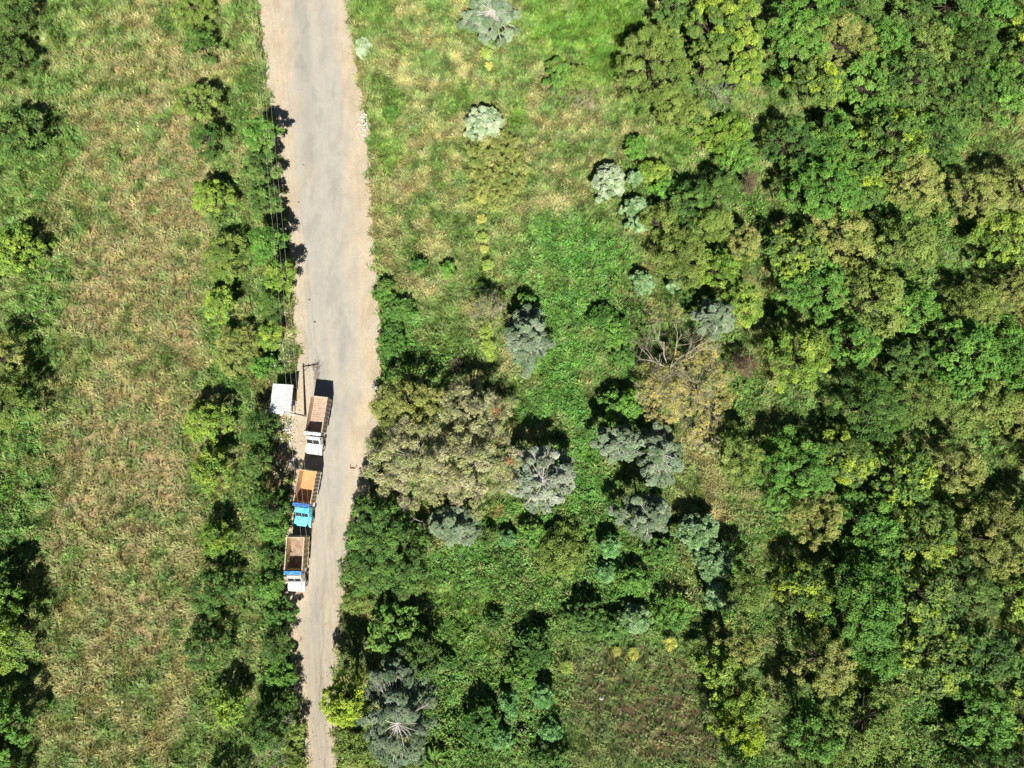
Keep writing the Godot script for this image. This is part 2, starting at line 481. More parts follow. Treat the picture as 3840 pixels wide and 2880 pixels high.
func lay_ground() -> void:
	var v := PackedVector3Array()
	var c := PackedColorArray()
	var idx := PackedInt32Array()
	var soil := [tone(98, 104, 62, 0.8), tone(150, 134, 92, 0.85), tone(84, 112, 50, 0.8), tone(52, 84, 38, 0.8), tone(58, 72, 38, 0.8), tone(118, 98, 74, 0.85), tone(196, 170, 132, 0.8)]
	for j in NZ:
		for i in NX:
			var q := j * NX + i
			v.append(Vector3(GX + i * CELL, mound[q], GZ + j * CELL))
			var k := Color(0, 0, 0)
			for n in 7:
				k += soil[n] * weights[n][q]
			k *= 1.0 + 0.22 * n_fine.get_noise_2d(i * 2.3, j * 2.3)
			k.a = 1.0
			c.append(k)
	for j in NZ - 1:
		for i in NX - 1:
			var q := j * NX + i
			idx.append_array(PackedInt32Array([q, q + 1, q + NX + 1, q, q + NX + 1, q + NX]))
	# the land goes on to the horizon around the surveyed part
	var far := 1500.0
	var x1 := GX + (NX - 1) * CELL
	var z1 := GZ + (NZ - 1) * CELL
	var inner := [Vector2(GX, GZ), Vector2(x1, GZ), Vector2(x1, z1), Vector2(GX, z1)]
	var outer := [Vector2(-far, -far), Vector2(far, -far), Vector2(far, far), Vector2(-far, far)]
	for k in 4:
		var s := v.size()
		for p in [inner[k], outer[k], outer[(k + 1) % 4], inner[(k + 1) % 4]]:
			v.append(Vector3(p.x, 0.1, p.y))
			c.append(tone(104, 120, 62, 0.8))
		idx.append_array(PackedInt32Array([s, s + 1, s + 2, s, s + 2, s + 3]))
	var normals := PackedVector3Array()
	normals.resize(v.size())
	normals.fill(Vector3.UP)
	for j in range(1, NZ - 1):
		for i in range(1, NX - 1):
			var q := j * NX + i
			normals[q] = Vector3(mound[q - 1] - mound[q + 1], 2.0 * CELL, mound[q - NX] - mound[q + NX]).normalized()
	var arrays := []
	arrays.resize(Mesh.ARRAY_MAX)
	arrays[Mesh.ARRAY_VERTEX] = v
	arrays[Mesh.ARRAY_NORMAL] = normals
	arrays[Mesh.ARRAY_COLOR] = c
	arrays[Mesh.ARRAY_INDEX] = idx
	var m := ArrayMesh.new()
	m.add_surface_from_arrays(Mesh.PRIMITIVE_TRIANGLES, arrays)
	var mat := StandardMaterial3D.new()
	mat.vertex_color_use_as_albedo = true
	mat.roughness = 1.0
	mat.metallic_specular = 0.1
	var g := obj("ground", m, mat, self)
	g.set_meta("kind", "structure")


func lay_road() -> void:
	# one sheet of bare ground: the grey, dust-covered carriageway and the sandy verges on both sides
	var x0 := -58.0
	var x1 := -12.0
	var z0 := -92.0
	var z1 := 54.0
	var w := 640
	var h := 1460
	var im := Image.create_empty(w, h, false, Image.FORMAT_RGB8)
	var grey := tone(206, 201, 189, 0.75)
	var grey_cool := tone(195, 191, 182, 0.73)
	var grey_south := tone(194, 185, 168, 0.70)
	var sand := tone(220, 207, 184, 0.75)
	var sand_dark := tone(206, 191, 166, 0.73)
	var ochre := tone(224, 206, 174, 0.75)
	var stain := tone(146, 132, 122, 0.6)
	var rn := FastNoiseLite.new()
	rn.seed = 77
	rn.frequency = 1.0
	rn.fractal_octaves = 3
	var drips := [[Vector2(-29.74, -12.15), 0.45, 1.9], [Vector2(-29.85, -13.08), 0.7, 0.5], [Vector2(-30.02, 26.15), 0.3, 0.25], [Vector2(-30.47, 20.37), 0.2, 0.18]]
	for j in h:
		var z := z0 + (j + 0.5) / h * (z1 - z0)
		var gl := edge_at(grey_left, z)
		var gr := edge_at(grey_right, z)
		var south := smoothstep(4.0, 36.0, z)
		var north := smoothstep(-30.0, -60.0, z)
		for i in w:
			var x := x0 + (i + 0.5) / w * (x1 - x0)
			var lane := (x - gl) / maxf(gr - gl, 1.0)
			var wob := rn.get_noise_2d(x * 0.5, z * 0.08) * 0.9 + rn.get_noise_2d(x * 1.6, z * 0.5) * 0.35
			var k := smoothstep(-1.5, 1.5, x - gl + wob * 1.3) * (1.0 - smoothstep(-2.0, 1.4, x - gr + wob * 1.6))
			var streak := rn.get_noise_2d(lane * 22.0, z * 0.035)
			var streak2 := rn.get_noise_2d(lane * 70.0 + 40.0, z * 0.05)
			var blot := rn.get_noise_2d(x * 0.22 + 9.0, z * 0.16)
			var a := grey.lerp(grey_cool, clampf(0.5 + streak * 0.9 + blot * 0.5, 0.0, 1.0))
			a = a.lerp(grey_south, south * 0.9)
			# paler lines that tyres have polished, and dust between them
			a = a * (1.0 + 0.10 * streak + (0.05 + 0.10 * south) * streak2)
			a = a.lerp(sand, clampf(rn.get_noise_2d(x * 0.35 - 60.0, z * 0.07) * 0.9 - 0.12, 0.0, 0.7))
			# a worn, darker wheel track near the west side of the carriageway
			a = a * (1.0 - 0.10 * north * exp(-pow((lane - 0.22) / 0.14, 2.0)))
			# old patches and thin cracks in the surface under the dust
			var crack := absf(rn.get_noise_2d(x * 0.7 + 300.0, z * 0.45))
			if crack < 0.02 and rn.get_noise_2d(x * 0.12, z * 0.1 + 70.0) > 0.0:
				a = a * 0.88
			a = a * (1.0 - 0.09 * smoothstep(0.22, 0.34, rn.get_noise_2d(x * 0.30 + 500.0, z * 0.12)))
			a = a * (1.0 - 0.07 * (exp(-pow((lane - 0.35) / 0.06, 2.0)) + exp(-pow((lane - 0.68) / 0.07, 2.0))) * (0.6 + 0.8 * rn.get_noise_2d(20.0, z * 0.05)))
			# ruts that run water in the south
			a = a * (1.0 - 0.30 * south * exp(-pow((lane - 0.58 + rn.get_noise_2d(3.0, z * 0.09) * 0.25) / 0.045, 2.0)))
			a = a * (1.0 + 0.16 * south * exp(-pow((lane - 0.78 + rn.get_noise_2d(8.0, z * 0.06) * 0.12) / 0.05, 2.0)))
			var b := sand.lerp(sand_dark, clampf(0.35 + blot * 1.1 + south * 0.65, 0.0, 1.0))
			b = b.lerp(ochre, clampf(rn.get_noise_2d(x * 0.6 + 30.0, z * 0.18) * 1.5, 0.0, 0.8))
			b = b * (1.0 + 0.16 * rn.get_noise_2d(x * 3.2, z * 2.4) + 0.05 * streak)
			var c := b.lerp(a, k)
			c = c * (1.0 + 0.08 * rn.get_noise_2d(x * 5.0, z * 5.0) + 0.05 * rn.get_noise_2d(x * 1.1, z * 0.9))
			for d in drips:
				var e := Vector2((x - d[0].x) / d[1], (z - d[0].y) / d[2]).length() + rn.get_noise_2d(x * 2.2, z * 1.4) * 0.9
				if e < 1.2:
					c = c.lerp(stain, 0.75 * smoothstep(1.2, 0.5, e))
			c.a = 1.0
			im.set_pixel(i, j, c.clamp().linear_to_srgb())
	var m := StandardMaterial3D.new()
	m.albedo_texture = ImageTexture.create_from_image(im)
	m.albedo_color = Color(0.97, 0.97, 0.97)
	m.roughness = 0.95
	m.metallic_specular = 0.2
	m.texture_repeat = false
	var st := SurfaceTool.new()
	st.begin(Mesh.PRIMITIVE_TRIANGLES)
	var rows := 292
	var cols := 30
	for j in rows + 1:
		var z := lerpf(z0, z1, float(j) / rows)
		var a := edge_at(edge_left, z) - 0.9 + n_fine.get_noise_2d(1.0, z * 3.0) * 0.5
		var b := edge_at(edge_right, z) + 0.9 + n_fine.get_noise_2d(60.0, z * 3.0) * 0.5
		for i in cols + 1:
			var t := float(i) / cols
			var x := lerpf(a, b, t)
			var y := 0.035 * rn.get_noise_2d(x * 0.6, z * 0.25) + 0.02 * rn.get_noise_2d(x * 2.5, z * 1.2) - 0.05 * smoothstep(0.92, 1.0, absf(t * 2.0 - 1.0))
			st.set_uv(Vector2((x - x0) / (x1 - x0), (z - z0) / (z1 - z0)))
			st.add_vertex(Vector3(x, y, z))
	for j in rows:
		for i in cols:
			var q := j * (cols + 1) + i
			for k in [q, q + 1, q + cols + 2, q, q + cols + 2, q + cols + 1]:
				st.add_index(k)
	st.generate_normals()
	var r := obj("road", st.commit(), m, self)
	r.set_meta("kind", "structure")


# ---------------------------------------------------------------- ground cover
func jitter(rng: RandomNumberGenerator, c: Color, amount := 0.2) -> Color:
	var k := 1.0 + rng.randf_range(-amount, amount)
	return Color(c.r * k * (1.0 + rng.randf_range(-0.08, 0.08)), c.g * k, c.b * k * (1.0 + rng.randf_range(-0.1, 0.1)))

func sprout(rng: RandomNumberGenerator, at: Vector3, n: Vector3, s: float) -> Transform3D:
	var y := n.normalized()
	var a := rng.randf() * TAU
	var x := y.cross(Vector3(cos(a), 0.0, sin(a)) if absf(y.y) > 0.2 else Vector3(0, 1, 0.2)).normalized()
	return Transform3D(Basis(x, y, x.cross(y)).scaled(Vector3.ONE * s), at)

func plant_cover() -> void:
	var rng := RandomNumberGenerator.new()
	rng.seed = 2024
	var tones := [
		[tone(122, 156, 78), tone(106, 142, 70), tone(142, 166, 88), tone(132, 150, 96)],
		[tone(204, 196, 138), tone(186, 180, 118), tone(164, 168, 100), tone(206, 190, 142)],
		[tone(102, 162, 52), tone(124, 170, 62), tone(90, 148, 50), tone(148, 174, 74)],
		[tone(106, 174, 72), tone(90, 156, 62), tone(128, 188, 82), tone(112, 166, 80)],
		[tone(96, 150, 58), tone(120, 168, 72), tone(78, 130, 52), tone(142, 176, 96)],
		[tone(168, 152, 124), tone(142, 130, 102), tone(186, 170, 142), tone(92, 134, 60)],
		[tone(196, 180, 142), tone(130, 148, 88), tone(178, 162, 122), tone(104, 138, 70)],
	]
	var means: Array[Color] = []
	for k in 7:
		var m := Color(0, 0, 0)
		for c in tones[k]:
			m += c * 0.25
		means.append(m)
	var names := ["pasture_grass", "dry_grass", "lush_grass", "vine_cover", "weed_cover", "dead_scrub_cover", "sparse_verge_growth"]
	var kinds := ["tuft", "tuft", "blade", "mat", "weed", "twig", "tuft"]
	var per := [1.0, 1.0, 1.1, 1.5, 1.25, 1.2, 0.22]
	var where: Array = []
	var tint: Array = []
	for k in 8:
		var a: Array[Transform3D] = []
		where.append(a)
		tint.append(PackedColorArray())
	var step := 0.35
	for j in int(NZ * CELL / step):
		for i in int(NX * CELL / step):
			var x := GX + (i + rng.randf()) * step
			var z := GZ + (j + rng.randf()) * step
			var p := Vector2(x, z)
			if not in_view(p, 6.0):
				continue
			var off := off_road(p) + n_fine.get_noise_2d(x * 1.6, z * 1.6) * 1.1
			if off < 0.0:
				continue
			var wild := n_fine.get_noise_2d(x * 2.2 + 31.0, z * 2.2)
			if off < 1.2 and rng.randf() > 0.35 + off * 0.5:
				continue
			var q := clampi(int((z - GZ) / CELL), 0, NZ - 1) * NX + clampi(int((x - GX) / CELL), 0, NX - 1)
			var r := rng.randf()
			var k := 0
			while k < 6 and r > weights[k][q]:
				r -= weights[k][q]
				k += 1
			if rng.randf() > per[k]:
				continue
			var c: Color = tones[k][rng.randi() % 4]
			if k == HERB or (k == VINE and rng.randf() < 0.5):
				c = tones[k][int((n_cell.get_noise_2d(x, z) * 0.5 + 0.5) * 15.9) % 4]
			var mix := Color(0, 0, 0)
			for m in 7:
				mix += means[m] * weights[m][q]
			c = c.lerp(mix, 0.15 if k == SCRUB else (0.25 if k == HERB else 0.5))
			c = jitter(rng, c, 0.16) * (0.93 + wild * 0.45)
			c.r *= 1.0 + 0.16 * n_mid.get_noise_2d(x * 3.0, z * 3.0 - 70.0)
			var lean := n_mid.get_noise_2d(x * 0.9, z * 0.9 + 400.0) * TAU * 2.0
			var n := Vector3(cos(lean) * 0.45 + rng.randf_range(-0.3, 0.3), 1.0, sin(lean) * 0.45 + rng.randf_range(-0.3, 0.3))
			var s := rng.randf_range(0.7, 1.2)
			var y := ground(x, z)
			if k == VINE or k == HERB:
				y += rng.randf_range(0.0, 0.25)
				s *= 1.15
				n = n * 0.6 + Vector3.UP * 0.4
			if k == SCRUB and rng.randf() < 0.4:
				where[7].append(sprout(rng, Vector3(x, y + rng.randf() * 0.2, z), n, s))
				tint[7].append(jitter(rng, tone(84, 130, 54), 0.25))
			where[k].append(sprout(rng, Vector3(x, y - 0.03, z), n, s * (0.8 if k == BARE else 1.0)))
			c.a = 1.0
			tint[k].append(c)
	var labels := ["green pasture grass in tufts over the clearing beside the road", "dry straw coloured grass in patches among the pasture", "bright lush green grass at the top of the clearing", "bright green vine mat spread over the middle of the clearing",
		"dark broad-leaved weeds covering the lower ground", "brown dead scrub twigs in the patch near the bottom edge", "thin grass on the littered bare ground by the stall"]
	for k in 7:
		var o := scatter(names[k], L[kinds[k] + str(k % 3)], leaf_mat, where[k], tint[k], self)
		tag(o, labels[k], "undergrowth" if k > 2 else "grass")
	var o := scatter("scrub_seedlings", L["mat1"], leaf_mat, where[7], tint[7], self)
	tag(o, "small green seedlings growing between the brown dead scrub twigs", "undergrowth")


# ---------------------------------------------------------------- trees and bushes
func species(kind: String) -> Dictionary:
	match kind:
		"olive": return {"leaf": "clump", "tones": [tone(140, 164, 78), tone(120, 146, 64), tone(156, 174, 90), tone(104, 132, 58)], "size": 1.0, "dens": 62.0, "lobe": 0.85, "bark": tone(120, 108, 92, 0.6)}
		"khaki": return {"leaf": "fine", "tones": [tone(176, 184, 100), tone(156, 168, 88), tone(140, 156, 78), tone(190, 190, 116)], "size": 1.0, "dens": 70.0, "lobe": 0.8, "bark": tone(130, 116, 98, 0.6)}
		"dark": return {"leaf": "clump", "tones": [tone(88, 128, 58), tone(72, 110, 50), tone(116, 156, 70), tone(60, 94, 44)], "size": 1.0, "dens": 62.0, "lobe": 0.85, "bark": tone(90, 80, 68, 0.6)}
		"green": return {"leaf": "broad", "tones": [tone(104, 156, 60), tone(88, 138, 54), tone(124, 172, 72), tone(76, 122, 50)], "size": 1.0, "dens": 52.0, "lobe": 0.8, "bark": tone(110, 100, 84, 0.6)}
		"bright": return {"leaf": "broad", "tones": [tone(138, 172, 62), tone(118, 156, 58), tone(100, 140, 54), tone(164, 188, 72)], "size": 1.0, "dens": 52.0, "lobe": 0.8, "bark": tone(120, 110, 92, 0.6)}
		"lime": return {"leaf": "clump", "tones": [tone(180, 204, 52), tone(160, 192, 50), tone(140, 176, 48), tone(192, 208, 76)], "size": 0.95, "dens": 80.0, "lobe": 0.62, "bark": tone(110, 90, 70, 0.6)}
		"mixed": return {"leaf": "broad", "tones": [tone(92, 128, 58), tone(84, 120, 56), tone(176, 200, 62), tone(76, 112, 52)], "size": 1.0, "dens": 54.0, "lobe": 0.85, "bark": tone(120, 110, 92, 0.6)}
		"trumpet": return {"leaf": "palmate", "tones": [tone(136, 156, 126), tone(120, 142, 108), tone(152, 170, 140), tone(102, 126, 92)], "size": 0.66, "dens": 15.0, "lobe": 0.72, "bark": tone(226, 222, 214, 0.66), "open": true}
		"whitened": return {"leaf": "palmate", "tones": [tone(168, 180, 158), tone(148, 164, 138), tone(186, 194, 176), tone(126, 146, 116)], "size": 0.62, "dens": 15.0, "lobe": 0.7, "bark": tone(232, 228, 222, 0.66), "open": true}
		"silver": return {"leaf": "rosette", "tones": [tone(176, 194, 158), tone(160, 182, 140), tone(190, 204, 174), tone(136, 162, 116)], "size": 1.0, "dens": 46.0, "lobe": 0.6, "bark": tone(120, 110, 92, 0.6)}
		"mint": return {"leaf": "rosette", "tones": [tone(150, 184, 130), tone(134, 170, 112), tone(166, 194, 148), tone(112, 148, 92)], "size": 1.0, "dens": 44.0, "lobe": 0.6, "bark": tone(120, 110, 92, 0.6)}
		"teal": return {"leaf": "rosette", "tones": [tone(126, 176, 106), tone(110, 160, 92), tone(142, 188, 122), tone(92, 138, 76)], "size": 1.05, "dens": 40.0, "lobe": 0.55, "bark": tone(120, 110, 92, 0.6)}
		"sere": return {"leaf": "fine", "tones": [tone(194, 196, 142), tone(176, 184, 120), tone(212, 208, 168), tone(158, 170, 106)], "size": 1.0, "dens": 78.0, "lobe": 0.8, "bark": tone(176, 164, 150, 0.62), "open": true, "twig": 0.03}
		"amber": return {"leaf": "fine", "tones": [tone(202, 194, 114), tone(182, 182, 102), tone(212, 202, 126), tone(162, 172, 94)], "size": 0.95, "dens": 54.0, "lobe": 0.75, "bark": tone(196, 184, 168, 0.64), "open": true, "twig": 0.05}
		"brown": return {"leaf": "fine", "tones": [tone(160, 140, 108), tone(142, 126, 96), tone(176, 154, 122), tone(126, 124, 80)], "size": 0.9, "dens": 50.0, "lobe": 0.55, "bark": tone(140, 120, 100, 0.6), "open": true, "twig": 0.4}
		"thin": return {"leaf": "fine", "tones": [tone(150, 160, 88), tone(128, 146, 76), tone(168, 172, 104), tone(108, 132, 66)], "size": 0.95, "dens": 30.0, "lobe": 0.7, "bark": tone(190, 180, 160, 0.62), "open": true, "twig": 0.12}
	return {"leaf": "mat", "tones": [tone(84, 134, 52), tone(68, 114, 46), tone(104, 150, 66), tone(60, 100, 44)], "size": 1.0, "dens": 60.0, "lobe": 0.55, "bark": tone(100, 90, 76, 0.6)}  # bush

func bark(c: Color) -> StandardMaterial3D:
	var key := "bark%d" % int(c.r * 1000.0)
	return worn(key, c, 0.9, 0.25, 3.0, 0.0, c * 0.45, 0.3)

func plant(called: String, kind: String, label: String, category: String, at: Vector2, h: float, rx: float, rz := 0.0, group := "", thin := 1.0) -> Node3D:
	var sp := species(kind)
	var rng := RandomNumberGenerator.new()
	rng.seed = (called + label).hash()
	if rz <= 0.0:
		rz = rx
	var y0 := ground(at.x, at.y)
	var t := thing(called, label, category, Vector3(at.x, y0, at.y), 0.0, group)
	# the crown is made of lobes, each carried by a limb
	var lr: float = clampf(sp.lobe * (0.42 + 0.065 * (rx + rz)), 0.28, 0.95)
	lr = minf(lr, minf(rx, rz) * 0.62)
	var spots: Array[Vector2] = []
	var out_noise := rng.randf() * 100.0
	for n in 700:
		var a := rng.randf() * TAU
		var d := sqrt(rng.randf()) if sp.leaf != "palmate" else sqrt(rng.randf_range(0.04, 1.0))
		var reach: float = 1.06 + (0.62 if sp.has("twig") else 0.42) * n_mid.get_noise_2d(cos(a) * 17.0 + out_noise, sin(a) * 17.0)
		var p := Vector2(cos(a) * d * maxf(rx * reach - lr * 0.5, 0.05), sin(a) * d * maxf(rz * reach - lr * 0.5, 0.05))
		var free := true
		for q in spots:
			if q.distance_to(p) < lr * (1.3 if sp.has("open") else 1.12):
				free = false
				break
		if free:
			spots.append(p)
	var neighbour: Color = sp.tones[0] if sp.has("twig") else [tone(112, 146, 66), tone(134, 150, 76), tone(92, 124, 60), tone(150, 160, 90)][rng.randi() % 4]
	var where: Array[Transform3D] = []
	var tint := PackedColorArray()
	var twig_where: Array[Transform3D] = []
	var twig_tint := PackedColorArray()
	var st := mb()
	st.set_smooth_group(0)
	var fork := h * (0.84 if sp.leaf == "palmate" else (0.42 if h > 3.0 else 0.2))
	var lean := Vector3(rng.randf_range(-0.3, 0.3), 0, rng.randf_range(-0.3, 0.3)) * minf(1.0, h * 0.2)
	var top := Vector3(0, fork, 0) + lean
	for p in spots:
		var d := Vector2(p.x / rx, p.y / rz).length()
		var c := Vector3(p.x, h - lr * 0.8 - d * d * h * 0.34 + (rng.randf_range(-0.05, 0.06) if rng.randf() < 0.7 else rng.randf_range(-0.2, -0.08)) * h, p.y)
		c.y = maxf(c.y, lr * 0.5)
		var r := lr * rng.randf_range(0.7, 1.2)
		var base: Color = sp.tones[rng.randi() % 4] * rng.randf_range(0.8, 1.15)
		if not sp.leaf in ["palmate", "rosette"]:
			base = base.lerp(neighbour, rng.randf_range(0.0, 0.45))
		var leafiness := rng.randf_range(0.72, 1.3)
		var n := int(sp.dens * r * r * thin * rng.randf_range(0.85, 1.1) + 3)
		if sp.leaf == "palmate":
			n = int(sp.dens * r * thin + 2)
		for i in n:
			var dir := Vector3(rng.randfn(), rng.randfn() * 0.8 + 0.35, rng.randfn()).normalized()
			if dir.y < -0.35:
				dir.y = -dir.y
			var deep := rng.randf_range(0.62, 1.04) if rng.randf() < 0.8 else rng.randf_range(0.25, 0.7)
			var pos := c + Vector3(dir.x, dir.y * 0.72, dir.z) * r * deep
			if pos.y < 0.1:
				pos.y = 0.1 + rng.randf() * 0.15
			var nn := dir * 0.55 + Vector3(rng.randf_range(-0.4, 0.4), 0.75, rng.randf_range(-0.4, 0.4))
			var col: Color = base.lerp(sp.tones[rng.randi() % 4], 0.35)
			var s: float = sp.size * rng.randf_range(0.75, 1.25) * leafiness
			if sp.has("twig") and rng.randf() < sp.twig:
				twig_where.append(sprout(rng, pos, nn, s * 1.2))
				twig_tint.append(jitter(rng, sp.bark * 1.5, 0.25))
			else:
				where.append(sprout(rng, pos, nn, s))
				tint.append(jitter(rng, col, 0.11))
		var m := top.lerp(c, 0.5) + Vector3(0, 0.12 * h * (1.0 - d) * (0.4 if sp.leaf == "palmate" else 1.0), 0) + Vector3(rng.randf_range(-0.2, 0.2), 0, rng.randf_range(-0.2, 0.2)) * lr
		var tr := clampf(h * 0.010, 0.02, 0.10)
		var tip := c + Vector3(0, r * (0.55 if sp.has("open") else 0.1), 0)
		tube(st, PackedVector3Array([top, m, tip]), PackedFloat32Array([tr, tr * 0.7, tr * 0.3]), 5, false)
		if sp.has("open"):
			for k in 3:
				var e := c + Vector3(rng.randf_range(-1, 1), rng.randf_range(0.2, 0.7), rng.randf_range(-1, 1)) * r
				tube(st, PackedVector3Array([m.lerp(tip, 0.4), e]), PackedFloat32Array([tr * 0.45, tr * 0.2]), 4, false)
	var bm := bark(sp.bark)
	var tw := clampf(h * 0.024, 0.03, 0.22)
	obj("trunk" if h > 3.0 else "stem", tube_mesh(PackedVector3Array([Vector3(0, -0.2, 0), Vector3(lean.x * 0.3, fork * 0.5, lean.z * 0.3), top]), PackedFloat32Array([tw * 1.3, tw, tw * 0.7]), 7), bm, t)
	obj("branches", done(st), bm, t)
	scatter("crown" if h > 3.0 else "foliage", L[sp.leaf + str(rng.randi() % 3)], leaf_mat, where, tint, t)
	if twig_where.size() > 0:
		scatter("twigs", L["twig0"], leaf_mat, twig_where, twig_tint, t)
	return t

func grow_limb(st: SurfaceTool, rng: RandomNumberGenerator, from: Vector3, dir: Vector3, length: float, r: float, depth: int, rise: float) -> void:
	var mid := from + dir * length * 0.5 + Vector3(rng.randf_range(-1, 1), rng.randf_range(-0.4, 0.6), rng.randf_range(-1, 1)) * length * 0.1
	var end := from + (dir + Vector3(rng.randf_range(-1, 1), rise, rng.randf_range(-1, 1)) * 0.22).normalized() * length
	tube(st, PackedVector3Array([from, mid, end]), PackedFloat32Array([r, r * 0.82, r * 0.6]), 5 if r > 0.03 else 3, false)
	if depth <= 0:
		return
	for k in (3 if depth > 1 else 4):
		var d := (dir + Vector3(rng.randf_range(-1, 1), rng.randf_range(-0.3, 0.7), rng.randf_range(-1, 1)) * 0.85).normalized()
		grow_limb(st, rng, mid.lerp(end, rng.randf_range(0.2, 1.0)), d, length * rng.randf_range(0.5, 0.75), r * 0.55, depth - 1, rise)

func bare_tree(called: String, label: String, category: String, at: Vector2, h: float, reach: float, c: Color, limbs := 6, depth := 3, towards := Vector2.ZERO, r := 0.07) -> Node3D:
	var rng := RandomNumberGenerator.new()
	rng.seed = (called + label).hash()
	var t := thing(called, label, category, on(at))
	var bm := bark(c)
	var top := Vector3(0, h * 0.45, 0)
	obj("trunk", tube_mesh(PackedVector3Array([Vector3(0, -0.2, 0), Vector3(0.05, h * 0.25, 0.03), top]), PackedFloat32Array([r * 1.7, r * 1.4, r * 1.2]), 7), bm, t)
	for i in limbs:
		var a := TAU * i / limbs + rng.randf_range(-0.3, 0.3)
		var st := mb()
		st.set_smooth_group(0)
		var d := Vector3(cos(a) + towards.x, 0.75, sin(a) + towards.y).normalized()
		grow_limb(st, rng, top - Vector3(0, rng.randf() * 0.1 * h, 0), d, reach * rng.randf_range(0.45, 0.62), r, depth, 0.4)
		obj("limb", done(st), bm, t)
	return t

func frond_mesh(rng: RandomNumberGenerator) -> ArrayMesh:
	var st := mb()
	var n := 7
	for i in n:
		var f := float(i) / n
		var at := Vector3(0, 0.55 * sin(f * 2.4) * 0.55, f * 0.9)
		var l := 0.36 * sin(PI * (0.18 + f * 0.78))
		for s in [-1.0, 1.0]:
			var d := Vector3(s, 0.12 - 0.4 * f, 0.75).normalized()
			leaf(st, at, d, Vector3.UP, l + 0.08, 0.085, 1.0 + rng.randf_range(-0.12, 0.12), 0.15)
	leaf(st, Vector3.ZERO, Vector3(0, 0.28, 1).normalized(), Vector3.UP, 1.0, 0.07, 1.0, 0.12)
	return done(st)

func palm(label: String, at: Vector2, size: float, c: Color, fronds := 11) -> void:
	var rng := RandomNumberGenerator.new()
	rng.seed = label.hash()
	var t := thing("young_palm", label, "palm", on(at), rng.randf() * TAU, "young palms in a line through the clearing")
	obj("stem", tube_mesh(PackedVector3Array([Vector3(0, -0.1, 0), Vector3(0, 1.05 * size, 0)]), PackedFloat32Array([0.07, 0.04]), 6), bark(tone(120, 104, 70, 0.6)), t)
	for i in fronds:
		var m: Color = c * rng.randf_range(0.85, 1.12)
		var key := "frond%d_%d" % [int(c.r * 500), i % 4]
		var mat := plain(key, Color(m.r, m.g, m.b), 0.5)
		mat.backlight_enabled = true
		mat.backlight = Color(0.2, 0.22, 0.1)
		mat.vertex_color_use_as_albedo = true
		obj("frond", L["frond"], mat, t, Transform3D(Basis(Vector3.UP, TAU * i / fronds + rng.randf_range(-0.2, 0.2)) * Basis(Vector3.RIGHT, rng.randf_range(-0.35, 0.3)).scaled(Vector3.ONE * size * rng.randf_range(0.85, 1.1)), Vector3(0, 1.0 * size, 0)))

func big_leaf_plant(label: String, at: Vector2, size: float, c: Color, leaves := 18) -> void:
	var rng := RandomNumberGenerator.new()
	rng.seed = label.hash()
	var t := thing("broad_leaf_plant", label, "plant", on(at))
	obj("stem", tube_mesh(PackedVector3Array([Vector3(0, -0.1, 0), Vector3(0, 0.9 * size, 0)]), PackedFloat32Array([0.06, 0.03]), 6), bark(tone(96, 110, 62, 0.6)), t)
	for i in leaves:
		var m: Color = c * rng.randf_range(0.8, 1.15)
		var mat := plain("big_leaf%d_%d" % [int(c.g * 900), i % 4], Color(m.r, m.g, m.b), 0.4)
		mat.backlight_enabled = true
		mat.backlight = Color(0.25, 0.3, 0.1)
		var r := size * sqrt(float(i) / leaves)
		var a := i * 2.4
		obj("leaf", L["big_leaf"], mat, t, Transform3D(Basis(Vector3.UP, -a + rng.randf_range(-0.3, 0.3)) * Basis(Vector3.FORWARD, rng.randf_range(-0.4, 0.25)).scaled(Vector3.ONE * size * rng.randf_range(0.8, 1.15)), Vector3(cos(a) * r * 0.55, size * (1.0 - 0.6 * float(i) / leaves), sin(a) * r * 0.55)))


# ---------------------------------------------------------------- dump trucks
func wheel(parent: Node3D, at: Vector3, half: float, tyre: Mesh, rim: Mesh, rim_mat: Material) -> void:
	var w := group_part("wheel", parent, Transform3D(Basis(), at))
	obj("tyre", tyre, mats["rubber"], w)
	obj("rim", rim, rim_mat, w, Transform3D(Basis(), Vector3(signf(at.x) * half * 0.9, 0, 0)))

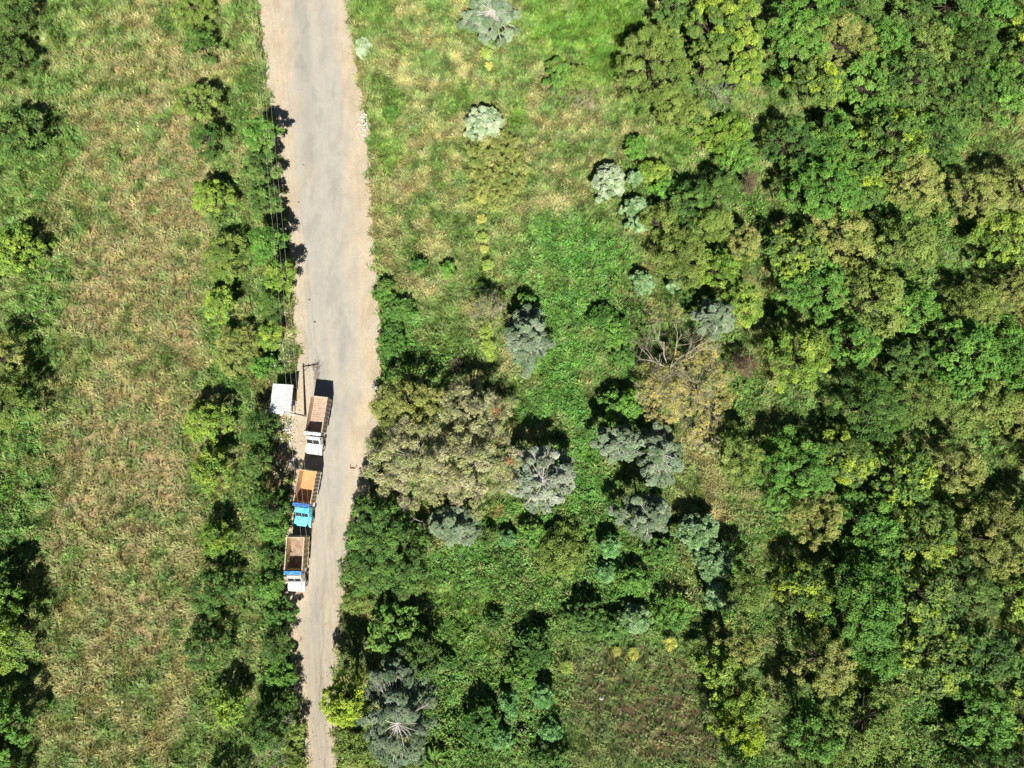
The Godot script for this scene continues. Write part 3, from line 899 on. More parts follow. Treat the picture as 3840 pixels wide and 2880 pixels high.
func dump_truck(label: String, at: Vector2, heading: float, o: Dictionary) -> Node3D:
	# forward is +z; the origin is on the ground under the middle of the truck
	var t := thing("dump_truck", label, "truck", Vector3(at.x, 0.02, at.y), heading, "dump trucks parked along the road")
	var z0: float = -o.length * 0.5
	var z1: float = o.length * 0.5
	var zb: float = z0 + o.box           # front of the dump box
	var floor_y := 1.30
	var top_y: float = o.wall_top
	var half := 1.23
	var steel: Material = mats["chassis"]
	# chassis
	var st := mb()
	for s in [-1.0, 1.0]:
		bx(st, Vector3(s * 0.43 - 0.05, 0.72, z0 + 0.25), Vector3(s * 0.43 + 0.05, 1.0, z1 - 0.35))
	for z in [z0 + 0.6, z0 + 1.6, z0 + 2.9, zb + 0.2, z1 - 1.5]:
		bx(st, Vector3(-0.38, 0.76, z - 0.06), Vector3(0.38, 0.94, z + 0.06))
	obj("chassis_frame", done(st), steel, t)
	# axles and wheels
	var tyre := disc_mesh(0.52, 0.15, 20, 0.05)
	var tyre2 := disc_mesh(0.52, 0.30, 20, 0.05)
	var rim := disc_mesh(0.29, 0.03, 14, 0.01)
	var zf := z1 - 1.15
	for z in [zf, z0 + 1.1, z0 + 2.4]:
		obj("axle", tube_mesh(PackedVector3Array([Vector3(-0.95, 0.52, z), Vector3(0.95, 0.52, z)]), PackedFloat32Array([0.09, 0.09]), 8), steel, t)
	for s in [-1.0, 1.0]:
		wheel(t, Vector3(s * 1.06, 0.52, zf), 0.15, tyre, rim, o.rim)
		for z in [z0 + 1.1, z0 + 2.4]:
			wheel(t, Vector3(s * 0.93, 0.52, z), 0.30, tyre2, rim, o.rim)
		obj("mud_flap", box_mesh(Vector3(s * 0.93 - 0.3, 0.25, z0 + 0.36), Vector3(s * 0.93 + 0.3, 0.95, z0 + 0.39)), mats["rubber"], t)
		obj("tail_light", box_mesh(Vector3(s * 0.85 - 0.12, 0.85, z0 + 0.22), Vector3(s * 0.85 + 0.12, 0.97, z0 + 0.25)), mats["red_lens"], t)
		obj("fuel_tank", loft_mesh([[zb - 0.35, 0.27, 0.55, 1.05, 0.22], [zb + 0.55, 0.27, 0.55, 1.05, 0.22]]), o.tank, t, Transform3D(Basis(), Vector3(s * 0.86, 0, 0)))
		obj("step", box_mesh(Vector3(s * 1.0 - 0.2, 0.42, zb + 0.65), Vector3(s * 1.0 + 0.2, 0.47, zb + 1.15)), steel, t)
	# the dump box: floor with children for the walls and ribs
	var fl := mb()
	bx(fl, Vector3(-half, floor_y - 0.14, z0), Vector3(half, floor_y, zb))
	var body := obj("dump_box", done(fl), o.floor, t)
	if o.floor_ribs:
		for k in 11:
			var z := lerpf(z0 + 0.35, zb - 1.5, k / 10.0)
			obj("floor_rib", box_mesh(Vector3(-half + 0.1, floor_y + 0.001, z - 0.05), Vector3(half - 0.1, floor_y + 0.035, z + 0.05), 0.2), o.floor, body)
	for s in [-1.0, 1.0]:
		var wl := mb()
		bx(wl, Vector3(minf(s * half, s * (half - 0.05)), floor_y + 0.002, z0 + 0.06), Vector3(maxf(s * half, s * (half - 0.05)), top_y, zb - 0.062))
		obj("side_wall", done(wl), o.wall, body)
		obj("top_rail", box_mesh(Vector3(s * (half - 0.01) - 0.07, top_y + 0.001, z0), Vector3(s * (half - 0.01) + 0.07, top_y + 0.09, zb), 0.2), o.rail, body)
		for k in o.ribs:
			var z := lerpf(z0 + 0.15, zb - 0.15, float(k) / (o.ribs - 1))
			obj("rib", box_mesh(Vector3(minf(s * (half + 0.002), s * (half + 0.10)), floor_y - 0.12, z - 0.06), Vector3(maxf(s * (half + 0.002), s * (half + 0.10)), top_y - 0.002, z + 0.06)), o.rib, body)
		obj("lower_rail", box_mesh(Vector3(minf(s * (half + 0.002), s * (half + 0.13)), floor_y - 0.26, z0 + 0.05), Vector3(maxf(s * (half + 0.002), s * (half + 0.13)), floor_y - 0.125, zb - 0.05)), o.rib, body)
	obj("front_wall", box_mesh(Vector3(-half, floor_y + 0.002, zb - 0.06), Vector3(half, top_y + 0.12, zb)), o.wall, body)
	var tg := mb()
	bx(tg, Vector3(-half - 0.06, floor_y - 0.05, z0 - 0.075), Vector3(half + 0.06, top_y + 0.02, z0 - 0.004))
	obj("tailgate", done(tg), o.wall, body)
	for k in 5:
		obj("tailgate_rib", box_mesh(Vector3(-1.1 + k * 0.55 - 0.05, floor_y, z0 - 0.13), Vector3(-1.1 + k * 0.55 + 0.05, top_y - 0.06, z0 - 0.077)), o.rib, body)
	obj("tailgate_rail", box_mesh(Vector3(-half - 0.08, top_y + 0.022, z0 - 0.1), Vector3(half + 0.08, top_y + 0.10, z0 + 0.02), 0.2), o.rail, body)
	# cab guard over the cab, with the rolled tarpaulin on it
	obj("cab_guard", box_mesh(Vector3(-half + 0.02, top_y + 0.0, zb + 0.003), Vector3(half - 0.02, top_y + 0.05, zb + 0.48)), o.rail, body)
	var rng := RandomNumberGenerator.new()
	rng.seed = label.hash()
	var tp := mb()
	tp.set_smooth_group(0)
	for roll in 3:
		var pts := PackedVector3Array()
		var rad := PackedFloat32Array()
		for k in 13:
			pts.append(Vector3(-1.22 + k * 2.44 / 12.0, top_y + 0.14 + rng.randf_range(-0.03, 0.06), zb + 0.10 + roll * 0.15 + rng.randf_range(-0.05, 0.05)))
			rad.append(rng.randf_range(0.07, 0.13))
		tube(tp, pts, rad, 7)
	obj("tarpaulin", done(tp), o.tarp, t)
	# cab
	var zc := zb + 0.62
	var zw: float = z1 - 1.62            # foot of the windscreen
	var cab := mb()
	loft(cab, [[zc, 0.98, 0.95, 2.42, 0.10], [zc + 0.08, 1.02, 0.9, 2.5, 0.14], [zw - 0.66, 1.02, 0.9, 2.5, 0.14], [zw - 0.56, 1.0, 0.9, 2.42, 0.12], [zw + 0.08, 0.98, 0.9, 1.78, 0.06]])
	var cabn := obj("cab", done(cab), o.paint, t)
	obj("roof_panel", loft_mesh([[zc + 0.1, 0.84, 2.46, 2.54, 0.04], [zw - 0.70, 0.84, 2.46, 2.54, 0.04]]), o.roof, cabn)
	obj("sun_visor", box_mesh(Vector3(-0.95, 2.43, zw - 0.60), Vector3(0.95, 2.46, zw - 0.50)), o.visor, cabn)
	var ws := mb()
	for s in [-1.0, 1.0]:
		var xa: float = 0.03 * s
		var xb: float = 0.9 * s
		var pa := Vector3(minf(xa, xb), 2.385, zw - 0.53)
		var pb := Vector3(maxf(xa, xb), 2.385, zw - 0.53)
		var pc := Vector3(maxf(xa, xb), 1.82, zw + 0.045)
		var pd := Vector3(minf(xa, xb), 1.82, zw + 0.045)
		var n := Vector3(0, 0.58, 0.56).normalized() * 0.02
		quad(ws, pa + n, pb + n, pc + n, pd + n)
		quad(ws, pd, pc, pb, pa)
		quad(ws, pa, pa + n, pd + n, pd)
		quad(ws, pb, pc, pc + n, pb + n)
	obj("windscreen", done(ws), mats["glass"], cabn)
	for s in [-1.0, 1.0]:
		var dr := mb()
		bx(dr, Vector3(minf(s * 1.022, s * 1.05), 1.0, zc + 0.22), Vector3(maxf(s * 1.022, s * 1.05), 1.78, zw - 0.1))
		var door := obj("door", done(dr), o.paint, cabn)
		obj("handle", box_mesh(Vector3(minf(s * 1.052, s * 1.075), 1.62, zc + 0.3), Vector3(maxf(s * 1.052, s * 1.075), 1.66, zc + 0.46)), mats["chrome"], door)
		obj("side_window", box_mesh(Vector3(minf(s * 1.015, s * 1.032), 1.82, zc + 0.26), Vector3(maxf(s * 1.015, s * 1.032), 2.3, zw - 0.6)), mats["glass"], cabn)
		var mr := mb()
		bx(mr, Vector3(minf(s * 1.2, s * 1.36), 1.75, zw - 0.12), Vector3(maxf(s * 1.2, s * 1.36), 2.2, zw - 0.06))
		bx(mr, Vector3(minf(s * 1.02, s * 1.2), 2.05, zw - 0.10), Vector3(maxf(s * 1.02, s * 1.2), 2.08, zw - 0.07))
		obj("mirror", done(mr), mats["chrome"], cabn)
	# bonnet, wings, grille, lamps, bumper
	var zg := z1 - 0.16
	var hood := obj("bonnet", loft_mesh([[zw + 0.0, 0.84, 1.0, 1.80, 0.14], [zw + 0.5, 0.82, 1.0, 1.76, 0.16], [zg - 0.25, 0.76, 0.98, 1.64, 0.16], [zg - 0.05, 0.72, 0.95, 1.56, 0.16], [zg, 0.66, 0.9, 1.46, 0.12]]), o.paint, t)
	obj("grille", box_mesh(Vector3(-0.5, 0.85, zg + 0.002), Vector3(0.5, 1.38, zg + 0.035)), mats["chrome"], hood)
	for k in 7:
		obj("grille_bar", box_mesh(Vector3(-0.46, 0.89 + k * 0.07, zg + 0.037), Vector3(0.46, 0.915 + k * 0.07, zg + 0.05)), mats["chassis"], hood)
	obj("bonnet_ridge", loft_mesh([[zw + 0.1, 0.22, 1.74, 1.83, 0.04], [zg - 0.3, 0.16, 1.6, 1.675, 0.03]]), o.paint, hood)
	for s in [-1.0, 1.0]:
		var wg := mb()
		loft(wg, [[zf - 0.62, 0.20, 0.80, 0.95, 0.05], [zf - 0.5, 0.22, 1.0, 1.20, 0.08], [zf - 0.2, 0.23, 1.12, 1.34, 0.10], [zf + 0.45, 0.23, 1.10, 1.36, 0.10], [zf + 0.75, 0.22, 0.85, 1.28, 0.12], [z1 - 0.14, 0.2, 0.72, 1.12, 0.12]])
		obj("wing", done(wg), o.paint, t, Transform3D(Basis(), Vector3(s * 1.0, 0, 0)))
		var lamp := obj("headlight", disc_mesh(0.10, 0.035, 14, 0.02), mats["lens"], t, Transform3D(Basis(Vector3.UP, PI / 2), Vector3(s * 0.98, 0.96, z1 - 0.11)))
	obj("bumper", loft_mesh([[z1 - 0.1, 1.16, 0.5, 0.80, 0.05], [z1, 1.12, 0.52, 0.78, 0.05]]), o.bumper, t)
	obj("exhaust_stack", tube_mesh(PackedVector3Array([Vector3(0.95, 0.95, zb + 0.3), Vector3(0.95, 2.3, zb + 0.3), Vector3(1.02, 2.62, zb + 0.26)]), PackedFloat32Array([0.07, 0.07, 0.06]), 10), mats["chrome"], t)
	return t

func make_trucks() -> void:
	plain("rubber", Color(0.025, 0.024, 0.023), 0.85)
	worn("chassis", Color(0.06, 0.055, 0.05), 0.8, 0.4, 2.0)
	worn("chrome", Color(0.55, 0.55, 0.55), 0.35, 0.15, 2.0, 0.6)
	plain("glass", Color(0.03, 0.035, 0.04), 0.08, 0.0)
	plain("red_lens", Color(0.45, 0.03, 0.02), 0.3)
	plain("lens", Color(0.75, 0.75, 0.72), 0.15)
	var dust := Color(0.46, 0.36, 0.25)
	var white := worn("white_paint", Color(0.70, 0.70, 0.69), 0.35, 0.06, 0.8, 0.0, dust, 0.12)
	var white_dusty := worn("white_paint_dusty", Color(0.66, 0.63, 0.59), 0.5, 0.08, 1.0, 0.0, dust, 0.22)
	var blue := worn("blue_paint", Color(0.06, 0.52, 0.80), 0.4, 0.2, 1.2, 0.0, Color(0.35, 0.6, 0.68), 0.3)
	var blue_pale := worn("blue_paint_faded", Color(0.14, 0.62, 0.80), 0.4, 0.25, 1.4, 0.0, Color(0.5, 0.68, 0.72), 0.35)
	var rust_floor := worn("rust_floor", Color(0.52, 0.29, 0.12), 0.9, 0.35, 1.5, 0.0, Color(0.62, 0.42, 0.22), 0.6)
	var pink_floor := worn("pink_floor", Color(0.50, 0.37, 0.29), 0.9, 0.3, 1.8, 0.0, Color(0.38, 0.27, 0.20), 0.5)
	var brown_floor := worn("brown_floor", Color(0.36, 0.255, 0.19), 0.9, 0.3, 1.3, 0.0, Color(0.22, 0.15, 0.11), 0.5)
	dump_truck("white dump truck with an empty pinkish ribbed bed, parked nearest the stall", Vector2(-28.67, -3.98), deg_to_rad(-6.7), {
		"length": 8.4, "box": 5.1, "wall_top": 2.62, "ribs": 9, "floor": pink_floor, "floor_ribs": true, "wall": worn("tan_wall", Color(0.46, 0.38, 0.29), 0.85, 0.2, 1.5), "rail": worn("tan_rail", Color(0.58, 0.47, 0.36), 0.85, 0.2, 1.5), "rib": worn("grey_rib", Color(0.17, 0.165, 0.155), 0.8, 0.3, 2.0),
		"paint": white, "roof": white, "visor": white, "tarp": worn("white_tarp", Color(0.66, 0.68, 0.74), 0.7, 0.2, 3.0, 0.0, Color(0.22, 0.2, 0.24), 0.3), "rim": white_dusty, "tank": mats["chrome"], "bumper": white_dusty})
	dump_truck("bright blue dump truck with an orange rusty bed, between two white ones", Vector2(-29.7, 6.51), deg_to_rad(-7.7), {
		"length": 8.1, "box": 4.5, "wall_top": 2.85, "ribs": 9, "floor": rust_floor, "floor_ribs": false, "wall": worn("rust_wall", Color(0.50, 0.36, 0.22), 0.9, 0.3, 1.5, 0.0, Color(0.42, 0.26, 0.13), 0.5), "rail": worn("rust_rail", Color(0.60, 0.42, 0.25), 0.9, 0.3, 1.5), "rib": worn("grey_green_rib", Color(0.46, 0.50, 0.46), 0.75, 0.2, 2.0, 0.0, Color(0.10, 0.12, 0.10), 0.4),
		"paint": blue_pale, "roof": blue, "visor": blue, "tarp": worn("blue_tarp", Color(0.04, 0.17, 0.52), 0.6, 0.5, 3.0, 0.0, Color(0.22, 0.30, 0.5), 0.3), "rim": worn("blue_rim", Color(0.3, 0.5, 0.6), 0.6, 0.2, 2.0), "tank": white, "bumper": mats["chrome"]})
	dump_truck("white dump truck with a blue tarpaulin and brown empty bed, southernmost of three", Vector2(-30.5, 15.62), deg_to_rad(-0.8), {
		"length": 7.7, "box": 4.45, "wall_top": 2.72, "ribs": 7, "floor": brown_floor, "floor_ribs": false, "wall": worn("cream_wall", Color(0.56, 0.46, 0.30), 0.85, 0.25, 1.5, 0.0, Color(0.35, 0.24, 0.14), 0.35), "rail": worn("cream_rail", Color(0.62, 0.54, 0.40), 0.85, 0.2, 1.5), "rib": worn("cream_rib", Color(0.60, 0.50, 0.30), 0.8, 0.2, 2.0, 0.0, Color(0.3, 0.22, 0.12), 0.4),
		"paint": white, "roof": worn("cream_roof", Color(0.70, 0.60, 0.44), 0.6, 0.2, 2.0, 0.0, Color(0.45, 0.32, 0.2), 0.4), "visor": white_dusty, "tarp": worn("azure_tarp", Color(0.05, 0.30, 0.72), 0.55, 0.6, 3.0, 0.0, Color(0.3, 0.5, 0.75), 0.3), "rim": white_dusty, "tank": white_dusty, "bumper": white_dusty})


# ---------------------------------------------------------------- stall, power line, litter
func make_stall() -> void:
	var c := (Vector2(-35.16, -10.21) + Vector2(-32.21, -9.89) + Vector2(-32.34, -5.56) + Vector2(-35.26, -5.83)) / 4.0
	var t := thing("roadside_stall", "small open-sided roadside stall with a white corrugated sheet roof", "stall", Vector3(c.x, 0.0, c.y), deg_to_rad(-2.5))
	var wood := worn("grey_wood", Color(0.24, 0.19, 0.14), 0.9, 0.3, 3.0)
	var sheet := worn("white_sheet", Color(0.56, 0.60, 0.62), 0.45, 0.08, 0.7, 0.0, Color(0.40, 0.37, 0.33), 0.16)
	for x in [-1.25, 1.2]:
		for z in [-1.95, 0.0, 1.95]:
			obj("post", box_mesh(Vector3(x - 0.05, -0.1, z - 0.05), Vector3(x + 0.05, 2.2, z + 0.05), 0.15), wood, t)
		obj("beam", box_mesh(Vector3(x - 0.04, 2.202, -2.15), Vector3(x + 0.04, 2.30, 2.15), 0.15), wood, t)
	for k in 5:
		obj("plank_wall", box_mesh(Vector3(-1.33, 0.15 + k * 0.38, -1.9), Vector3(-1.302, 0.50 + k * 0.38, 1.9)), wood, t)
	obj("counter", box_mesh(Vector3(0.75, 0.85, -1.6), Vector3(1.15, 0.90, 1.6)), wood, t)
	obj("shelf", box_mesh(Vector3(-1.2, 1.1, -1.7), Vector3(-0.8, 1.14, 1.7)), wood, t)
	# six corrugated sheets, their ridges running down the slope from west to east
	for k in 6:
		var st := mb()
		st.set_smooth_group(0)
		var w := 0.76
		var n := 24
		for i in n:
			var za := -2.2 + k * 0.73 + w * i / n
			var zb := -2.2 + k * 0.73 + w * (i + 1) / n
			var ya := 0.03 * sin(TAU * 4.0 * i / n) + 0.004 * (k % 2)
			var yb := 0.03 * sin(TAU * 4.0 * (i + 1) / n) + 0.004 * (k % 2)
			var a := Vector3(-1.52, 2.46 + ya, za)
			var b := Vector3(1.47, 2.34 + ya, za)
			var d := Vector3(-1.52, 2.46 + yb, zb)
			var e := Vector3(1.47, 2.34 + yb, zb)
			quad(st, a, b, e, d)
			var dn := Vector3(0, -0.012, 0)
			quad(st, d + dn, e + dn, b + dn, a + dn)
		obj("roof_sheet", done(st), sheet, t, Transform3D(Basis(Vector3.UP, deg_to_rad(-0.6 + 0.4 * (k % 3))), Vector3(0.02 * (k % 2), 0, 0)))
	obj("fascia", box_mesh(Vector3(-1.5, 2.2, 2.2), Vector3(1.4, 2.42, 2.23)), sheet, t)

func make_power_line() -> void:
	var base := Vector2(-31.08, -5.54)
	var concrete := worn("concrete", Color(0.66, 0.65, 0.62), 0.85, 0.1, 1.5, 0.0, Color(0.40, 0.37, 0.33), 0.2)
	var poles: Array[Node3D] = []
	var spots := [base, Vector2(-46.5, -104.0), Vector2(-20.5, 68.0)]
	var turns := [deg_to_rad(10.0), deg_to_rad(6.0), deg_to_rad(-20.0)]
	var says := ["white concrete utility pole with one long side arm, standing behind the parked truck", "concrete utility pole at the far upper end of the line", "concrete utility pole at the near lower end of the line"]
	for n in 3:
		var t := thing("utility_pole", says[n], "utility pole", Vector3(spots[n].x, 0.0, spots[n].y), turns[n], "utility poles along the road")
		obj("pole_shaft", tube_mesh(PackedVector3Array([Vector3(0, -0.3, 0), Vector3(0, 4.0, 0), Vector3(0, 7.7, 0)]), PackedFloat32Array([0.19, 0.15, 0.11]), 12), concrete, t)
		obj("crossarm", box_mesh(Vector3(-0.15, 7.42, 0.11), Vector3(2.3, 7.54, 0.22), 0.1), worn("arm_wood", Color(0.50, 0.46, 0.40), 0.85), t)
		obj("arm_brace", tube_mesh(PackedVector3Array([Vector3(0.1, 6.8, 0.14), Vector3(1.0, 7.42, 0.16)]), PackedFloat32Array([0.025, 0.025]), 6), mats["chrome"], t)
		for k in 3:
			obj("insulator", tube_mesh(PackedVector3Array([Vector3(0.75 + k * 0.72, 7.54, 0.165), Vector3(0.75 + k * 0.72, 7.62, 0.165), Vector3(0.75 + k * 0.72, 7.68, 0.165), Vector3(0.75 + k * 0.72, 7.76, 0.165)]), PackedFloat32Array([0.025, 0.075, 0.07, 0.03]), 10), plain("porcelain", Color(0.35, 0.27, 0.22), 0.3), t)
		poles.append(t)
	var wire := plain("wire", Color(0.70, 0.70, 0.68), 0.5, 0.0)
	var ordinal := ["innermost", "middle", "outermost"]
	for span in 2:
		for k in 3:
			var a: Vector3 = poles[0].transform * Vector3(0.75 + k * 0.72, 7.73, 0.165)
			var b: Vector3 = poles[span + 1].transform * Vector3(0.75 + k * 0.72, 7.73, 0.165)
			var pts := PackedVector3Array()
			var rad := PackedFloat32Array()
			for i in 41:
				var f := i / 40.0
				pts.append(a.lerp(b, f) - Vector3(0, 4.0 * 1.1 * f * (1.0 - f), 0))
				rad.append(0.008)
			var st := mb()
			tube(st, pts, rad, 5)
			var o := obj("overhead_wire", done(st), wire, self)
			tag(o, "%s overhead wire running %s from the concrete pole" % [ordinal[k], "north along the verge" if span == 0 else "south above the parked trucks"], "wire", "overhead wires")

func make_litter() -> void:
	var rng := RandomNumberGenerator.new()
	rng.seed = 99
	var st := mb()
	for k in 6:
		var p := PackedVector3Array()
		for i in 4:
			p.append(Vector3(0.5 * cos(i * TAU / 4 + 0.3) * rng.randf_range(0.7, 1.2), rng.randf_range(0.0, 0.35), 0.5 * sin(i * TAU / 4 + 0.3) * rng.randf_range(0.7, 1.2)))
		var c := Vector3(0, rng.randf_range(0.2, 0.5), 0)
		for i in 4:
			tri(st, c, p[i], p[(i + 1) % 4])
		break
	var scrap := done(st)
	var where: Array[Transform3D] = []
	var tint := PackedColorArray()
	var cols := [Color(0.78, 0.78, 0.76), Color(0.72, 0.70, 0.66), Color(0.6, 0.56, 0.5), Color(0.75, 0.75, 0.78), Color(0.55, 0.2, 0.14), Color(0.2, 0.32, 0.5), Color(0.6, 0.5, 0.36)]
	for d in [[Vector2(-34.22, -2.34), 1.6, 4.5, 260], [Vector2(-33.93, -6.85), 1.6, 3.0, 90], [Vector2(-34.99, -17.55), 1.3, 4.0, 110], [Vector2(-35.37, -13.22), 1.2, 3.0, 40], [Vector2(-37.58, -36.29), 1.2, 5.0, 60], [Vector2(-30.45, 33.52), 0.8, 4.0, 60], [Vector2(-24.14, -53.15), 0.9, 2.0, 130], [Vector2(-32.15, 21.13), 0.6, 3.0, 30], [Vector2(-34.13, 1.43), 1.0, 1.5, 30]]:
		for i in d[3]:
			var p: Vector2 = d[0] + Vector2(rng.randfn() * d[1] * 0.6, rng.randfn() * d[2] * 0.6)
			where.append(sprout(rng, on(p, 0.16), Vector3(rng.randf_range(-0.3, 0.3), 1, rng.randf_range(-0.3, 0.3)), rng.randf_range(0.08, 0.30)))
			tint.append(jitter(rng, cols[rng.randi() % 7 if rng.randf() < 0.45 else 0], 0.12))
	var pm := StandardMaterial3D.new()
	pm.vertex_color_use_as_albedo = true
	pm.roughness = 0.6
	var o := scatter("roadside_litter", scrap, pm, where, tint, self)
	tag(o, "pale scraps of litter strewn over the verge beside the trucks", "litter")
	# loose stones along the edges of the road
	var sm := mb()
	var ico := [Vector3(0, 0.32, 0), Vector3(0.5, 0.05, 0.1), Vector3(0.1, 0.08, 0.46), Vector3(-0.45, 0.04, 0.2), Vector3(-0.25, 0.1, -0.42), Vector3(0.3, 0.04, -0.4)]
	for i in 5:
		var a: Vector3 = ico[1 + i]
		var b: Vector3 = ico[1 + (i + 1) % 5]
		tri(sm, ico[0], a, b)
		tri(sm, a, a + Vector3(0, -0.2, 0), b)
		tri(sm, b, a + Vector3(0, -0.2, 0), b + Vector3(0, -0.2, 0))
	var stone := done(sm)
	var sw: Array[Transform3D] = []
	var stn := PackedColorArray()
	for i in 1500:
		var z := rng.randf_range(-80.0, 46.0)
		var x := (edge_at(edge_left, z) + absf(rng.randfn()) * 0.9) if rng.randf() < 0.55 else (edge_at(edge_right, z) - absf(rng.randfn()) * 0.8)
		sw.append(sprout(rng, Vector3(x, 0.02, z), Vector3.UP, rng.randf_range(0.05, 0.17)))
		stn.append(jitter(rng, [tone(220, 206, 184, 0.7), tone(180, 164, 142, 0.7), tone(206, 170, 140, 0.7)][i % 3], 0.2))
	o = scatter("loose_stones", stone, pm, sw, stn, self)
	tag(o, "loose pale stones along both edges of the dusty road", "stones")
	var dark := worn("dark_stone", Color(0.12, 0.11, 0.10), 0.9, 0.3, 4.0)
	var light := worn("pale_stone", Color(0.6, 0.58, 0.54), 0.9, 0.2, 4.0)
	var rocks := [[Vector2(-34.02, -39.64), 0.2, "small dark stone on the upper carriageway by the sandy west verge"], [Vector2(-31.47, -23.57), 0.22, "dark stone on the carriageway, next to the leafy tree on the verge"], [Vector2(-30.42, -20.03), 0.24, "dark stone on the carriageway, first one north of the pole shadow"], [Vector2(-33.63, -46.04), 0.18, "dark pebble on the carriageway above the upper shaded verge"],
		[Vector2(-30.45, 20.62), 0.26, "dark stone just in front of the lowest white truck"], [Vector2(-31.55, 25.72), 0.3, "dark stone on the brown verge below the trucks"]]
	for r in rocks:
		var m := obj("stone", stone, dark, self, Transform3D(Basis(Vector3.UP, r[1] * 30.0).scaled(Vector3.ONE * r[1] * 1.4), Vector3(r[0].x, 0.05, r[0].y)))
		tag(m, r[2], "stone", "dark stones on the road")
	var bag := obj("rubbish_bag", loft_mesh([[-0.3, 0.1, 0.1, 0.25, 0.07], [-0.15, 0.28, 0.02, 0.42, 0.18], [0.15, 0.30, 0.02, 0.40, 0.18], [0.32, 0.12, 0.08, 0.25, 0.07]]), plain("bag", Color(0.8, 0.8, 0.8), 0.4), self, Transform3D(Basis(), on(Vector2(-20.49, -9.81), 0.05)))
	tag(bag, "white rubbish bag at the east edge of the road below the weeds", "bag")
	var white_stone := obj("boulder", stone, light, self, Transform3D(Basis().scaled(Vector3(0.7, 1.0, 0.6)), on(Vector2(12.40, 33.70), 0.35)))
	tag(white_stone, "pale stone lying alone in the browned scrub patch", "stone")
	var ring := mb()
	ring.set_smooth_group(0)
	var pts := PackedVector3Array()
	var rad := PackedFloat32Array()
	for i in 12:
		var a := TAU * i / 22.0
		var rr := 0.5 + 0.08 * sin(a * 3.0) + 0.06 * cos(a * 5.0) + 0.005 * i
		pts.append(Vector3(cos(a) * rr * 0.8, 0.05, sin(a) * rr * 1.1))
		rad.append(0.055)
	tube(ring, pts, rad, 6)
	var hoop := obj("coiled_strap", done(ring), plain("red_strap", Color(0.42, 0.16, 0.12), 0.8), self, Transform3D(Basis(), Vector3(Vector2(-23.52, 1.77).x, 0.09, Vector2(-23.52, 1.77).y)))
	tag(hoop, "dull red loop of strap lying on the sandy east side of the road", "strap")


